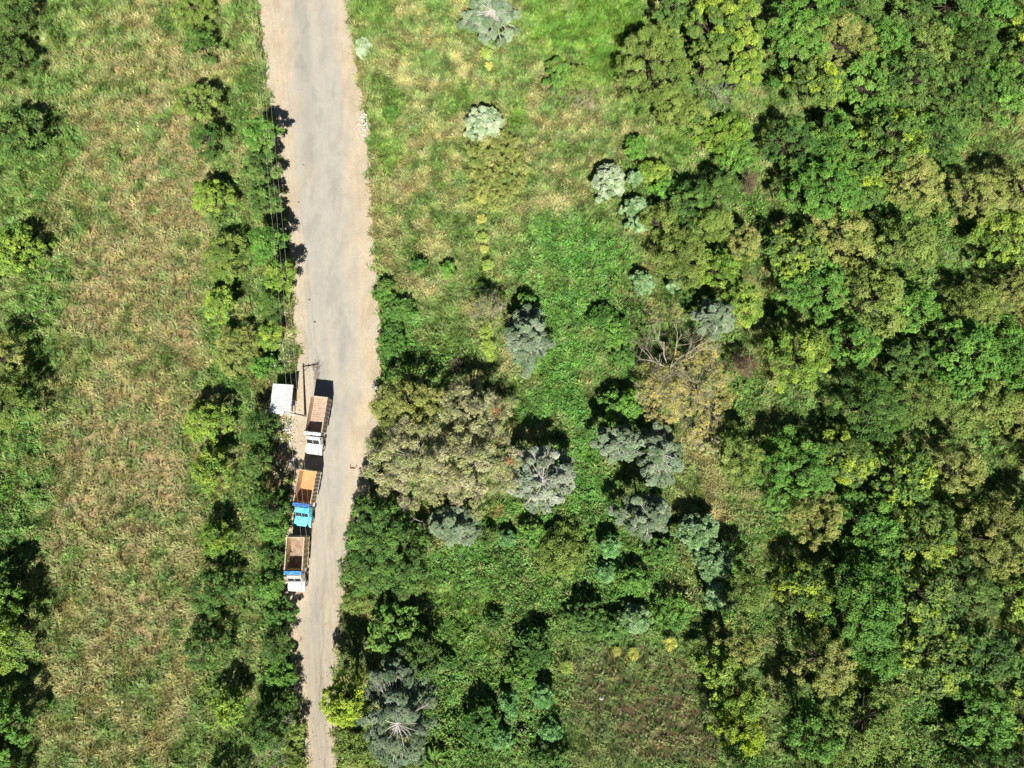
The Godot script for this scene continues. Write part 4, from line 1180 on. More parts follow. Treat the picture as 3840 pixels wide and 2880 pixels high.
# ---------------------------------------------------------------- what grows where
func plant_clearing() -> void:
	# [called, kind, label, category, where (under its crown), height, half width, half depth, thinning]
	var list := [
		# trumpet trees and silver shrubs
		["trumpet_tree", "trumpet", "grey-green trumpet tree with white branches fanning from a hub at the top edge", "tree", Vector2(-3.23, -67.84), 7.0, 3.9, 4.0, 1.0],
		["trumpet_tree", "trumpet", "grey trumpet tree standing at the west side of the vine mat", "tree", Vector2(2.25, -16.43), 6.5, 2.9, 4.2, 1.1],
		["trumpet_tree", "trumpet", "dense grey trumpet tree low down between the sere tree and the vines", "tree", Vector2(-7.77, 10.05), 5.0, 3.1, 2.2, 1.5],
		["trumpet_tree", "whitened", "whitish trumpet tree touching the east side of the great sere tree", "tree", Vector2(4.36, 3.32), 7.0, 4.2, 4.1, 0.9],
		["trumpet_tree", "trumpet", "grey trumpet tree with a long curved white limb over a dark hollow", "tree", Vector2(14.61, -1.52), 7.0, 3.0, 2.3, 0.9],
		["trumpet_tree", "trumpet", "tall grey trumpet tree just east of the dark hollow", "tree", Vector2(20.47, 0.38), 7.0, 2.9, 4.0, 1.0],
		["trumpet_tree", "trumpet", "grey trumpet tree with forked white branches below the dark hollow", "tree", Vector2(18.28, 8.43), 7.0, 3.6, 2.7, 0.9],
		["trumpet_tree", "trumpet", "bluish grey trumpet tree beside the bare-limbed amber tree", "tree", Vector2(29.29, -19.42), 7.5, 2.6, 2.3, 1.1],
		["trumpet_tree", "trumpet", "great blue-grey trumpet tree beside the lime tree at the narrow road end", "tree", Vector2(-14.55, 33.48), 8.5, 4.4, 6.8, 1.15],
		["silver_shrub", "silver", "silvery leaved shrub in the pasture with a dark shadow behind it", "shrub", Vector2(-4.35, -51.55), 3.6, 2.9, 2.7, 1.2],
		["silver_shrub", "silver", "round very pale silver shrub alone in the clearing", "shrub", Vector2(15.05, -41.65), 3.5, 2.2, 2.6, 1.7],
		["silver_shrub", "mint", "pale mint shrub at the edge of the wood above the olive trees", "shrub", Vector2(19.04, -37.75), 3.0, 1.7, 1.6, 1.2],
		["silver_shrub", "mint", "pale mint shrub just below another one at the wood edge", "shrub", Vector2(19.38, -35.12), 2.8, 1.5, 1.4, 1.2],
		["silver_shrub", "mint", "pale leaved shrub on the east side of the vine mat", "shrub", Vector2(19.78, -25.65), 2.6, 1.5, 1.6, 1.1],
		["silver_shrub", "mint", "small pale shrub between the vine mat and the yellow-crowned tree", "shrub", Vector2(24.74, -25.28), 2.6, 1.0, 1.0, 1.2],
		["silver_shrub", "silver", "small silvery patch of leaves close to the upper road edge", "shrub", Vector2(-24.59, -66.32), 1.0, 0.9, 1.7, 1.4],
		["silver_shrub", "mint", "grey-green shrub right beside the round silver shrub", "shrub", Vector2(19.29, -42.49), 1.9, 1.1, 1.0, 1.2],
		["silver_shrub", "mint", "wide pale green thicket in front of the deep shadow on the east", "shrub", Vector2(26.25, 11.01), 3.8, 2.9, 2.4, 1.3],
		["silver_shrub", "mint", "pale green shrub below the wide pale thicket", "shrub", Vector2(28.31, 15.08), 3.6, 2.4, 2.7, 1.3],
		["silver_shrub", "mint", "pale leafy shrub above the browned patch", "shrub", Vector2(17.17, 22.80), 2.8, 2.0, 1.6, 1.1],
		["silver_shrub", "mint", "pale leafy shrub under the edge of the eastern wood", "shrub", Vector2(28.71, 19.57), 3.6, 2.1, 1.7, 1.2],
		["teal_shrub", "teal", "small turquoise leaved shrub south of the great sere tree", "shrub", Vector2(-0.66, 12.00), 1.9, 1.1, 1.0, 1.3],
		["teal_shrub", "teal", "turquoise green shrub amid dark weeds below the trumpet trees", "shrub", Vector2(13.69, 12.98), 2.2, 1.3, 1.2, 1.3],
		["teal_shrub", "teal", "greenish turquoise shrub in the weeds north of the browned patch", "shrub", Vector2(13.52, 16.65), 2.0, 1.4, 1.2, 1.0],
		["teal_shrub", "teal", "turquoise shrub standing tall in the southern weeds", "shrub", Vector2(-0.19, 33.83), 2.6, 1.1, 1.5, 1.1],
		["teal_shrub", "teal", "lowest turquoise shrub in the southern weeds", "shrub", Vector2(-1.56, 38.37), 2.4, 1.2, 1.2, 1.1],
		["teal_shrub", "teal", "turquoise bush on the west rim of the browned patch", "shrub", Vector2(4.19, 32.74), 2.2, 1.3, 1.4, 0.9],
		["teal_shrub", "teal", "turquoise bush beside the broad leaved plants at the bottom", "shrub", Vector2(5.28, 37.43), 2.2, 1.4, 1.3, 0.9],
		["young_bush", "bush", "fresh green bush in the pasture under the silver shrub", "bush", Vector2(-19.49, -54.32), 1.2, 1.1, 1.4, 1.0],
		# olive, sere and amber trees
		["olive_bush", "khaki", "broad yellowish olive thicket below the silver shrub in the pasture", "bush", Vector2(-2.39, -45.19), 3.0, 4.6, 5.2, 0.7],
		["olive_bush", "khaki", "low khaki thicket in the dry grass, lower end of the pasture thicket", "bush", Vector2(-2.97, -39.79), 1.9, 3.8, 2.2, 0.6],
		["olive_tree", "olive", "big olive green tree at the top with a dark shadow behind it", "tree", Vector2(22.28, -60.54), 7.5, 5.3, 6.2, 1.0],
		["olive_tree", "olive", "yellowish olive tree with round leaf clusters below the big olive tree", "tree", Vector2(25.61, -53.98), 5.0, 2.8, 3.3, 1.0],
		["olive_tree", "olive", "olive tree next to the bare grey branches", "tree", Vector2(28.43, -52.72), 5.0, 2.2, 2.4, 1.0],
		["olive_tree", "olive", "dark olive tree just behind the mint shrubs", "tree", Vector2(22.68, -34.54), 5.6, 2.9, 2.7, 1.0],
		["olive_tree", "olive", "spreading olive tree with distinct leaf clumps at the wood edge", "tree", Vector2(25.19, -28.72), 6.8, 3.6, 4.2, 0.85],
		["olive_tree", "olive", "olive tree wedged behind two other crowns at the wood edge", "tree", Vector2(30.05, -33.79), 6.2, 2.4, 2.5, 1.0],
		["olive_tree", "khaki", "brownish olive tree at the wood rim by the dry bush", "tree", Vector2(34.55, -31.06), 6.2, 2.4, 2.6, 1.0],
		["yellow_crowned_tree", "bright", "yellow-crowned tree beside the spreading olive tree", "tree", Vector2(30.56, -26.75), 6.6, 3.1, 2.9, 1.0],
		["sere_tree", "sere", "great sere grey-brown tree beside the road, its western crown", "tree", Vector2(-13.32, 0.37), 9.5, 6.2, 5.6, 1.1],
		["sere_tree", "sere", "great sere grey-brown tree with orange tinges, its eastern crown", "tree", Vector2(-4.41, 1.29), 9.3, 5.6, 6.0, 1.1],
		["sere_tree", "khaki", "olive-brown tree behind the great sere crowns, near the road", "tree", Vector2(-14.46, -6.79), 8.0, 4.7, 3.8, 1.0],
		["sere_tree", "sere", "thin brownish tree behind the eastern sere crown", "tree", Vector2(-5.49, -5.63), 8.0, 4.6, 3.8, 0.9],
		["amber_tree", "amber", "amber tree with yellow-brown leaves, right half under bare limbs", "tree", Vector2(26.45, -8.98), 7.0, 5.0, 6.2, 1.0],
		["amber_tree", "amber", "amber-leaved tree, smaller western part below the bare limbs", "tree", Vector2(21.23, -8.38), 6.2, 3.6, 4.2, 0.9],
		["pale_limbed_tree", "thin", "sparse tree with pale limbs showing, behind the young palms", "tree", Vector2(-3.04, -20.80), 5.6, 2.5, 2.6, 1.0],
		["scrub_bush", "green", "scrubby bush with dead sticks in the upper clearing", "bush", Vector2(7.38, -60.49), 3.0, 2.3, 2.7, 1.0],
		["scrub_bush", "olive", "scrubby bush with dead sticks, right of its twin", "bush", Vector2(10.42, -59.51), 2.8, 2.4, 2.5, 1.0],
		["scrub_bush", "thin", "straggly bush under the scrubby pair in the upper clearing", "bush", Vector2(11.09, -56.56), 2.4, 2.6, 1.7, 1.0],
		["brown_bush", "brown", "brown dried bush at the wood rim, upper one", "bush", Vector2(36.57, -41.12), 3.5, 1.0, 1.5, 1.0],
		["brown_bush", "brown", "brown dried bush in front of the deep eastern shadow", "bush", Vector2(33.99, -12.71), 3.6, 1.8, 1.5, 1.0],
		["brown_bush", "sere", "pinkish dried bush behind the round dark-leaved eastern tree", "bush", Vector2(28.26, -1.94), 2.5, 2.0, 1.8, 0.9],
		# green trees and bushes
		["green_tree", "dark", "dark green tree at the top edge behind the big olive tree", "tree", Vector2(25.62, -68.97), 7.0, 3.0, 2.8, 1.0],
		["yellow_green_tree", "mixed", "tall tree in the top corner with bright yellow-green sprays", "tree", Vector2(31.03, -65.78), 8.5, 3.8, 4.6, 1.0],
		["yellow_green_tree", "bright", "bright yellow-green tree at the rim of the upper wood", "tree", Vector2(35.79, -64.67), 8.0, 3.2, 6.5, 1.0],
		["yellow_green_tree", "bright", "yellow-green bush mass beside the bare white shrub", "tree", Vector2(35.73, -58.47), 6.0, 2.8, 3.0, 1.0],
		["green_tree", "olive", "green tree standing behind the bare grey branches", "tree", Vector2(30.64, -60.81), 6.8, 2.8, 3.2, 1.0],
		["green_bush", "bright", "rounded yellow-green thicket below the bare white shrub", "bush", Vector2(33.90, -49.36), 3.8, 3.6, 3.4, 1.0],
		["green_bush", "green", "green thicket at the rim of the wood under the yellow-green thicket", "bush", Vector2(35.72, -45.79), 3.2, 2.6, 2.6, 1.0],
		["green_tree", "dark", "dark green tree in the shade between olive crowns", "tree", Vector2(27.34, -37.43), 6.2, 3.0, 3.2, 1.0],
		["green_tree", "dark", "dark tree in deep shade at the wood rim above the olives", "tree", Vector2(31.46, -39.41), 6.2, 2.6, 2.4, 1.0],
		["green_bush", "green", "spiky green bush between the silver shrub and the olive tree", "bush", Vector2(19.56, -47.82), 2.5, 1.6, 2.0, 0.9],
		["green_bush", "bright", "yellow-green bush below the spiky green bush", "bush", Vector2(22.39, -43.37), 2.5, 2.4, 1.6, 0.8],
		["green_bush", "green", "green bush in the gap left of the dark shaded tree", "bush", Vector2(24.11, -41.06), 2.6, 2.0, 1.5, 0.9],
		["green_tree", "bright", "bright green tree by the bluish trumpet tree at the wood rim", "tree", Vector2(33.39, -21.73), 7.0, 2.9, 3.0, 1.0],
		["green_bush", "dark", "dark undergrowth bush beneath the spreading olive tree", "bush", Vector2(27.42, -23.38), 3.0, 2.8, 1.6, 0.9],
		["green_bush", "green", "leafy bush leaning out over the east edge of the road", "bush", Vector2(-19.43, -24.26), 2.4, 1.6, 1.7, 1.1],
		["green_bush", "bush", "green bank of bushes along the road edge, upper end", "bush", Vector2(-17.21, -21.43), 2.2, 2.4, 1.8, 0.8],
		["green_bush", "bush", "green bank of bushes along the road edge, lower end", "bush", Vector2(-17.95, -16.48), 2.0, 2.0, 3.0, 0.8],
		["dark_bush", "bush", "small dark bush with a black shadow in the dry grass", "bush", Vector2(-14.35, -28.80), 2.0, 1.0, 0.9, 1.1],
		["dark_bush", "green", "small leafy bush with a black shadow beside the young palms", "bush", Vector2(-9.77, -27.99), 2.2, 1.3, 1.2, 1.1],
		["dark_bush", "dark", "dark bush in the shadow above the pale-limbed tree", "bush", Vector2(-4.29, -24.18), 2.2, 1.2, 1.5, 1.0],
		["dark_bush", "green", "dark leafy bush above the western trumpet tree", "bush", Vector2(2.09, -22.33), 3.0, 1.7, 1.6, 1.0],
		["dark_bush", "bush", "weedy bush on the vine mat with a shadow behind it", "bush", Vector2(13.85, -19.94), 2.5, 2.2, 2.0, 0.9],
		["dark_bush", "green", "weedy green bush beside the bare limbs of the amber tree", "bush", Vector2(15.55, -18.16), 2.6, 2.0, 2.4, 0.9],
		["dark_bush", "bush", "small bush in the lower vine mat beside the bare limbs", "bush", Vector2(16.56, -14.36), 2.0, 1.6, 1.5, 0.8],
		["green_bush", "green", "deep green leafy bush above the curved white limb", "bush", Vector2(16.04, -6.59), 3.8, 2.8, 2.6, 1.1],
		["green_bush", "dark", "dark green bush between the amber tree and the grey trumpet trees", "bush", Vector2(19.94, -4.94), 3.2, 1.8, 1.8, 1.0],
		["round_tree", "olive", "round dark olive tree at the eastern rim with a deep shadow", "tree", Vector2(31.07, 0.68), 8.8, 3.0, 3.3, 1.0],
		["dark_tree", "dark", "dark glossy tree at the road edge under the sere tree", "tree", Vector2(-18.46, 10.64), 6.8, 4.2, 3.8, 1.1],
		["dark_tree", "dark", "dark glossy tree leaning over the road edge, casting shade on the sand", "tree", Vector2(-19.21, 8.19), 7.8, 2.6, 2.4, 1.0],
		["dark_tree", "dark", "dark glossy tree, the lower crown at the road edge", "tree", Vector2(-19.29, 15.80), 5.6, 3.9, 3.2, 1.0],
		["dark_tree", "dark", "dark tree east of the two glossy roadside crowns", "tree", Vector2(-14.28, 14.77), 5.6, 3.0, 4.4, 1.0],
		["green_bush", "olive", "olive green bush at the road edge below the dark trees", "bush", Vector2(-20.45, 20.58), 2.6, 3.0, 1.6, 0.9],
		["dark_tree", "green", "dark leafy tree above the great blue-grey trumpet tree", "tree", Vector2(-15.57, 24.33), 5.6, 3.8, 3.6, 1.0],
		["dark_tree", "dark", "dark tree whose shadow falls on the grass above the trumpet tree", "tree", Vector2(-12.40, 26.96), 5.8, 2.4, 3.0, 1.0],
		["lime_tree", "lime", "bright lime-yellow tree leaning over the narrow end of the road", "tree", Vector2(-21.63, 31.80), 8.6, 2.8, 2.7, 1.3],
		["olive_bush", "olive", "olive bush by the road below the lime tree", "bush", Vector2(-21.29, 39.35), 2.6, 2.6, 3.0, 1.0],
		["olive_bush", "olive", "dark olive thicket amid weeds south of the trumpet trees", "bush", Vector2(7.04, 13.83), 3.6, 3.6, 3.4, 1.0],
		["dark_bush", "bush", "dark bush with a black hollow behind it above the browned patch", "bush", Vector2(10.13, 22.79), 3.4, 2.8, 2.4, 1.1],
		["dark_bush", "bush", "dark low bush on the north rim of the browned patch", "bush", Vector2(13.76, 23.96), 2.5, 2.2, 1.6, 1.0],
		["dark_bush", "dark", "dark bush in the weeds below the sere tree", "bush", Vector2(-3.36, 11.83), 2.2, 1.3, 1.3, 1.0],
		["dark_bush", "green", "green bush in the weeds, right of the turquoise shrub", "bush", Vector2(2.90, 11.16), 2.6, 1.8, 1.6, 1.0],
		["dark_bush", "bush", "dark weedy bush in the southern grass, upper one", "bush", Vector2(-2.45, 23.10), 2.3, 1.2, 1.2, 1.0],
		["dark_bush", "bush", "dark weedy bush in the southern grass, middle one", "bush", Vector2(-9.64, 28.41), 1.8, 1.5, 0.9, 1.0],
		["dark_bush", "bush", "tall dark weed clump west of the browned patch", "bush", Vector2(2.81, 26.61), 2.8, 2.2, 2.6, 1.0],
		["dark_bush", "green", "leafy bush below the tall dark weed clump", "bush", Vector2(1.52, 29.61), 2.8, 2.0, 2.2, 1.0],
		["dark_bush", "bush", "dark weed clump beside the bottom turquoise shrub", "bush", Vector2(-4.15, 36.17), 2.6, 2.2, 2.4, 1.0],
		["dark_bush", "bush", "bush at the bottom edge beside the browned patch", "bush", Vector2(5.23, 40.78), 2.6, 2.4, 1.8, 1.0],
		["dark_bush", "bush", "bush in the pale straw below the forked white branches", "bush", Vector2(20.91, 13.70), 2.5, 2.0, 2.0, 0.9],
		["dark_bush", "green", "green bush in the tangle above the browned patch", "bush", Vector2(16.85, 17.79), 2.6, 2.2, 1.8, 1.0],
		["dark_bush", "green", "green bush in the tangle, under the pale thicket", "bush", Vector2(22.21, 21.81), 2.6, 2.6, 2.2, 1.0],
		["wood_edge_tree", "olive", "olive tree at the lower wood rim above the black shadow", "tree", Vector2(31.30, 18.15), 6.8, 2.6, 2.8, 1.0],
		["wood_edge_tree", "khaki", "yellowish tree at the lower wood rim inside the black shadow", "tree", Vector2(29.62, 24.27), 9.6, 2.1, 2.1, 1.0],
		["wood_edge_tree", "bright", "green tree with bright leaf sprays beside the browned patch", "tree", Vector2(27.95, 28.12), 5.5, 2.6, 2.7, 0.9],
		["wood_edge_tree", "bright", "bright green tree at the lower wood rim over pale sticks", "tree", Vector2(30.44, 32.25), 6.8, 2.5, 2.6, 1.0],
		["wood_edge_tree", "lime", "brightest green tree at the bottom of the wood rim", "tree", Vector2(29.78, 36.25), 6.8, 2.9, 2.6, 0.8],
		["wood_edge_tree", "bright", "low bright tree between pale sticks and the browned patch", "tree", Vector2(28.66, 33.73), 4.4, 2.0, 2.2, 0.8],
		["wood_edge_tree", "dark", "dark tree in the bottom corner of the wood rim", "tree", Vector2(29.08, 39.15), 7.4, 2.8, 2.0, 1.0],
		# the hedge west of the road
		["hedge_tree", "green", "hedge tree on the west verge whose shadow reaches the upper road", "tree", Vector2(-38.02, -48.07), 6.8, 2.7, 2.9, 1.0],
		["hedge_tree", "dark", "dark hedge tree on the west verge below the upper shadow", "tree", Vector2(-38.86, -43.35), 5.0, 2.6, 2.4, 1.0],
		["hedge_tree", "dark", "low dark hedge tree on the west verge above the bright one", "tree", Vector2(-38.06, -38.21), 4.4, 2.4, 2.5, 1.0],
		["hedge_tree", "green", "hedge tree behind the bright leafy tree on the west verge", "tree", Vector2(-36.21, -30.84), 6.8, 2.4, 2.6, 1.0],
		["hedge_tree", "bright", "bright leafy tree overhanging the west verge under the wires", "tree", Vector2(-34.25, -26.23), 6.2, 2.6, 2.6, 1.1],
		["hedge_tree", "dark", "dark hedge tree right below the bright leafy tree", "tree", Vector2(-35.66, -21.85), 5.0, 2.2, 2.2, 1.0],
		["hedge_bush", "bright", "yellow-green hedge bush above the stall", "bush", Vector2(-36.37, -17.54), 3.2, 1.8, 2.2, 1.0],
		["hedge_bush", "green", "green hedge bush right above the stall roof", "bush", Vector2(-36.89, -12.93), 3.2, 1.8, 1.6, 1.0],
		["hedge_tree", "dark", "dark hedge tree casting shade on the stall roof", "tree", Vector2(-35.96, -3.50), 5.6, 1.9, 2.4, 1.0],
		["hedge_tree", "dark", "dark hedge tree beside the litter next to the upper truck", "tree", Vector2(-35.64, 1.35), 5.6, 1.9, 2.2, 1.0],
		["hedge_tree", "dark", "tall dark hedge tree shading the ground beside the blue truck", "tree", Vector2(-33.63, 7.34), 8.2, 2.6, 2.4, 1.0],
		["hedge_tree", "green", "sunlit hedge tree next to the blue bonnet", "tree", Vector2(-32.99, 10.54), 5.4, 1.9, 1.8, 1.0],
		["hedge_tree", "dark", "hedge tree beside the bed of the lowest truck", "tree", Vector2(-33.52, 13.95), 5.0, 1.8, 2.0, 1.0],
		["hedge_tree", "green", "hedge tree beside the cab of the lowest truck", "tree", Vector2(-33.63, 17.86), 4.4, 1.9, 2.0, 1.0],
		["hedge_bush", "bush", "hedge bush at the west verge just below the trucks", "bush", Vector2(-32.54, 22.37), 2.8, 1.9, 2.0, 1.0],
		["hedge_bush", "dark", "dark hedge bush at the west verge below the trucks", "bush", Vector2(-32.45, 26.21), 3.8, 2.0, 2.2, 1.0],
		["hedge_bush", "green", "green hedge bush at the west verge above the fallen sticks", "bush", Vector2(-31.78, 30.24), 3.0, 1.9, 1.8, 1.0],
		["hedge_bush", "dark", "dark hedge bush behind the fallen sticks", "bush", Vector2(-31.67, 33.67), 3.8, 2.4, 2.2, 1.0],
		["hedge_bush", "olive", "olive hedge bush at the narrow end of the road", "bush", Vector2(-30.22, 37.81), 2.8, 1.9, 2.4, 1.0],
		["hedge_tree", "dark", "dark hedge tree at the bottom end of the west verge", "tree", Vector2(-32.10, 36.39), 6.2, 2.4, 2.6, 1.0],
		["hedge_bush", "olive", "last hedge bush of the west verge at the bottom edge", "bush", Vector2(-29.49, 41.24), 2.4, 1.6, 1.6, 1.0],
	]
	for e in list:
		plant(e[0], e[1], e[2], e[3], e[4], e[5], e[6], e[7], "", e[8])
	var white := tone(226, 220, 210, 0.68)
	var grey := tone(176, 164, 156, 0.64)
	bare_tree("bare_tree", "bare grey-brown tree with upswept twigs beside the big olive tree", "bare tree", Vector2(30.22, -56.89), 6.0, 3.2, grey, 5, 3, Vector2(0, -0.5), 0.06)
	bare_tree("bare_shrub", "bare white shrub with fine fanned twigs right of the olive trees", "bare tree", Vector2(32.95, -55.83), 4.0, 2.6, white, 9, 3, Vector2.ZERO, 0.03)
	bare_tree("bare_shrub", "bare pale shrub just below the white fanned one", "bare tree", Vector2(32.55, -54.05), 3.2, 2.2, tone(200, 188, 172, 0.66), 7, 3, Vector2(-0.3, 0.2), 0.03)
	bare_tree("bare_limbed_tree", "big bare-limbed tree rising out of the amber foliage", "bare tree", Vector2(22.78, -12.19), 9.0, 7.4, tone(196, 188, 164, 0.8), 9, 4, Vector2(-0.15, -0.3), 0.085)
	bare_tree("dead_sticks", "dead forked stick in the scrubby bush of the upper clearing", "dead branch", Vector2(11.62, -56.39), 2.6, 2.0, white, 4, 2, Vector2.ZERO, 0.045)
	bare_tree("dead_sticks", "dead dark stick on the west side of the scrubby bush", "dead branch", Vector2(7.24, -58.02), 2.8, 2.2, grey, 4, 2, Vector2(-0.3, 0.3), 0.05)
	bare_tree("dead_sticks", "dead pale twigs heaped in the shade of the sere tree", "dead branch", Vector2(-8.41, -13.12), 1.2, 1.7, tone(206, 186, 166, 0.66), 9, 2, Vector2.ZERO, 0.03)
	bare_tree("dead_sticks", "bare curved branch sticking out between sere and dark trees", "dead branch", Vector2(-12.92, 9.49), 6.0, 2.2, white, 3, 2, Vector2(-0.3, 0.4), 0.06)
	bare_tree("dead_sticks", "white dead sticks over the black shadow in the lower wood rim", "dead branch", Vector2(29.80, 31.63), 4.6, 2.8, grey, 6, 3, Vector2.ZERO, 0.045)
	bare_tree("dead_sticks", "white dead sticks lying in the bottom hedge", "dead branch", Vector2(-31.49, 35.68), 4.2, 3.0, white, 6, 3, Vector2(0.2, 0.1), 0.045)
	bare_tree("dead_sticks", "white dead sticks at the very bottom of the hedge", "dead branch", Vector2(-31.29, 39.77), 3.8, 3.2, white, 6, 3, Vector2(0.1, 0.0), 0.045)
	bare_tree("dead_sticks", "broken pale branches on the verge at the narrow end of the road", "dead branch", Vector2(-30.04, 32.96), 1.2, 1.5, white, 6, 2, Vector2.ZERO, 0.04)
	var lime := tone(172, 196, 96)
	var yellow := tone(206, 208, 112)
	var palms := [[Vector2(-4.23, -64.64), 0.95, lime, "young palm in the pasture below the topmost trumpet tree"], [Vector2(-3.71, -68.39), 0.8, yellow, "yellowed young palm right beneath the topmost trumpet tree"], [Vector2(-3.75, -62.61), 0.7, yellow, "small yellowed palm below the first lime palm"],
		[Vector2(-4.79, -39.40), 0.75, yellow, "yellow young palm just below the olive thicket"], [Vector2(-4.70, -36.06), 0.85, yellow, "yellow young palm second below the olive thicket"], [Vector2(-4.53, -33.06), 0.9, lime, "lime young palm with a small black shadow above the vine mat"], [Vector2(-4.29, -31.31), 0.7, yellow, "little yellow palm just under the lime one with the shadow"],
		[Vector2(-3.70, -28.66), 0.85, lime, "green-yellow young palm west of the vine mat"], [Vector2(-3.84, -17.91), 1.1, lime, "star-shaped young palm beside the grey trumpet tree"], [Vector2(-3.61, -15.60), 1.15, lime, "clear star-shaped young palm in the dark shade above the sere tree"], [Vector2(-3.18, -14.30), 0.8, lime, "small young palm right below the clear star-shaped one"],
		[Vector2(21.92, 26.22), 0.95, yellow, "yellow palm on the north rim of the browned patch"], [Vector2(16.87, 27.58), 0.8, yellow, "yellow palm a little west on the north rim of the browned patch"], [Vector2(14.64, 27.46), 0.6, yellow, "smallest yellow palm on the north rim of the browned patch"], [Vector2(7.53, 29.25), 0.8, lime, "lime palm at the west corner of the browned patch"], [Vector2(-30.90, 42.57), 0.9, yellow, "yellow palm at the bottom end of the west verge"]]
	for p in palms:
		palm(p[3], p[0], p[1] * 1.2, p[2])
	big_leaf_plant("bright broad-leaved plant at the bottom beside the blue-grey trumpet tree", Vector2(-10.16, 41.32), 1.5, tone(130, 176, 84, 0.7), 24)
	big_leaf_plant("pale broad-leaved plant at the bottom, leaf tips upright", Vector2(-12.26, 40.45), 1.0, tone(160, 190, 120, 0.7), 14)
	big_leaf_plant("broad-leaved plant in the dark shade south of the roadside trees", Vector2(-14.26, 26.33), 1.2, tone(120, 170, 90, 0.7), 16)
	# orange-leaved sprigs
	var sprigs := [[Vector2(-2.16, -5.59), 0.55, "orange sprig on the north side of the sere tree"], [Vector2(-0.38, 1.07), 0.5, "orange sprig on the east side of the sere tree"], [Vector2(-1.81, 7.73), 0.6, "orange sprig below the sere tree"], [Vector2(7.02, -61.89), 0.45, "orange flowers in the scrubby bush of the upper clearing"]]
	for s in sprigs:
		var rng := RandomNumberGenerator.new()
		rng.seed = s[2].hash()
		var h := 2.0 if s[2].begins_with("orange flowers") else (4.6 if s[2].ends_with("below the sere tree") else 7.6)
		var t := thing("orange_sprig", s[2], "plant", on(s[0]))
		obj("stem", tube_mesh(PackedVector3Array([Vector3(0, -0.1, 0), Vector3(0.1, h * 0.5, 0), Vector3(0, h, 0)]), PackedFloat32Array([0.05, 0.035, 0.02]), 5), bark(grey), t)
		var where: Array[Transform3D] = []
		var tint := PackedColorArray()
		for i in 26:
			where.append(sprout(rng, Vector3(rng.randfn() * s[1] * 0.6, h + rng.randfn() * 0.2, rng.randfn() * s[1] * 0.6), Vector3(rng.randf() - 0.5, 1, rng.randf() - 0.5), 0.8))
			tint.append(jitter(rng, tone(178, 128, 84), 0.2))
		scatter("foliage", L["fine0"], leaf_mat, where, tint, t)

func plant_surroundings() -> void:
	var rng := RandomNumberGenerator.new()
	rng.seed = 515
	var east_kinds := ["olive", "dark", "green", "bright", "khaki", "dark", "mixed", "olive", "mixed", "green"]
	var east_names := {"olive": "olive green tree", "dark": "dark green tree", "green": "leafy green tree", "bright": "yellow-green tree", "khaki": "khaki tree", "mixed": "green tree with yellow sprays", "trumpet": "grey trumpet tree", "sere": "sere brown tree", "bush": "green bush"}
	var ordinal := ["first", "second", "third", "fourth", "fifth", "sixth", "seventh", "eighth", "ninth", "tenth", "eleventh", "twelfth", "thirteenth", "fourteenth", "fifteenth", "sixteenth", "seventeenth"]
	var row := 0
	var z := -80.0
	while z < 50.0:
		var x := 40.5 - z * 0.06 + (row % 2) * 2.6
		var col := 0
		while x < 80.0 - z * 0.125:
			var p := Vector2(x + rng.randf_range(-1.3, 1.3), z + rng.randf_range(-1.6, 1.6))
			var kind: String = east_kinds[rng.randi() % east_kinds.size()]
			var r := rng.randf_range(3.4, 5.2)
			var h := rng.randf_range(5.0, 8.2)
			if rng.randf() < 0.86:
				plant("wood_tree", kind, "%s in the east wood, %s row down, %s from the clearing" % [east_names[kind], ordinal[row], ordinal[col]], "tree", p, h, r, r * rng.randf_range(0.85, 1.15), "trees of the east wood", 0.8)
			x += rng.randf_range(6.6, 8.0)
			col += 1
		z += 8.2
		row += 1
	# the far side of the fallow field in the west
	row = 0
	z = -80.0
	var west_kinds := ["dark", "green", "olive", "bright", "dark", "khaki"]
	while z < 50.0:
		var edge := -80.0 + z * 0.12
		var col := 0
		for x in [edge, edge + 7.5]:
			if col == 1 and rng.randf() < 0.35:
				col += 1
				continue
			var kind: String = west_kinds[rng.randi() % west_kinds.size()]
			var r := rng.randf_range(2.8, 4.3)
			plant("field_tree", kind, "%s west of the fallow field, %s from the top, %s line" % [east_names[kind], ordinal[row], ["outer", "inner"][col]], "tree", Vector2(x + rng.randf_range(-1.5, 1.5), z + rng.randf_range(-2, 2)), rng.randf_range(4.5, 7.0), r, r, "trees west of the fallow field", 0.8)
			col += 1
		# and the back of the hedge along the road
		var back := edge_at(edge_left, z) - 9.0
		var kind2: String = west_kinds[rng.randi() % west_kinds.size()]
		var r2 := rng.randf_range(2.2, 3.3)
		plant("hedge_row_tree", kind2, "%s in the back row of the roadside hedge, %s from the top" % [east_names[kind2], ordinal[row]], "tree", Vector2(back + rng.randf_range(-1.5, 1.0), z + rng.randf_range(-2, 2)), rng.randf_range(3.5, 5.5), r2, r2, "back row of the roadside hedge", 0.8)
		z += 8.2
		row += 1


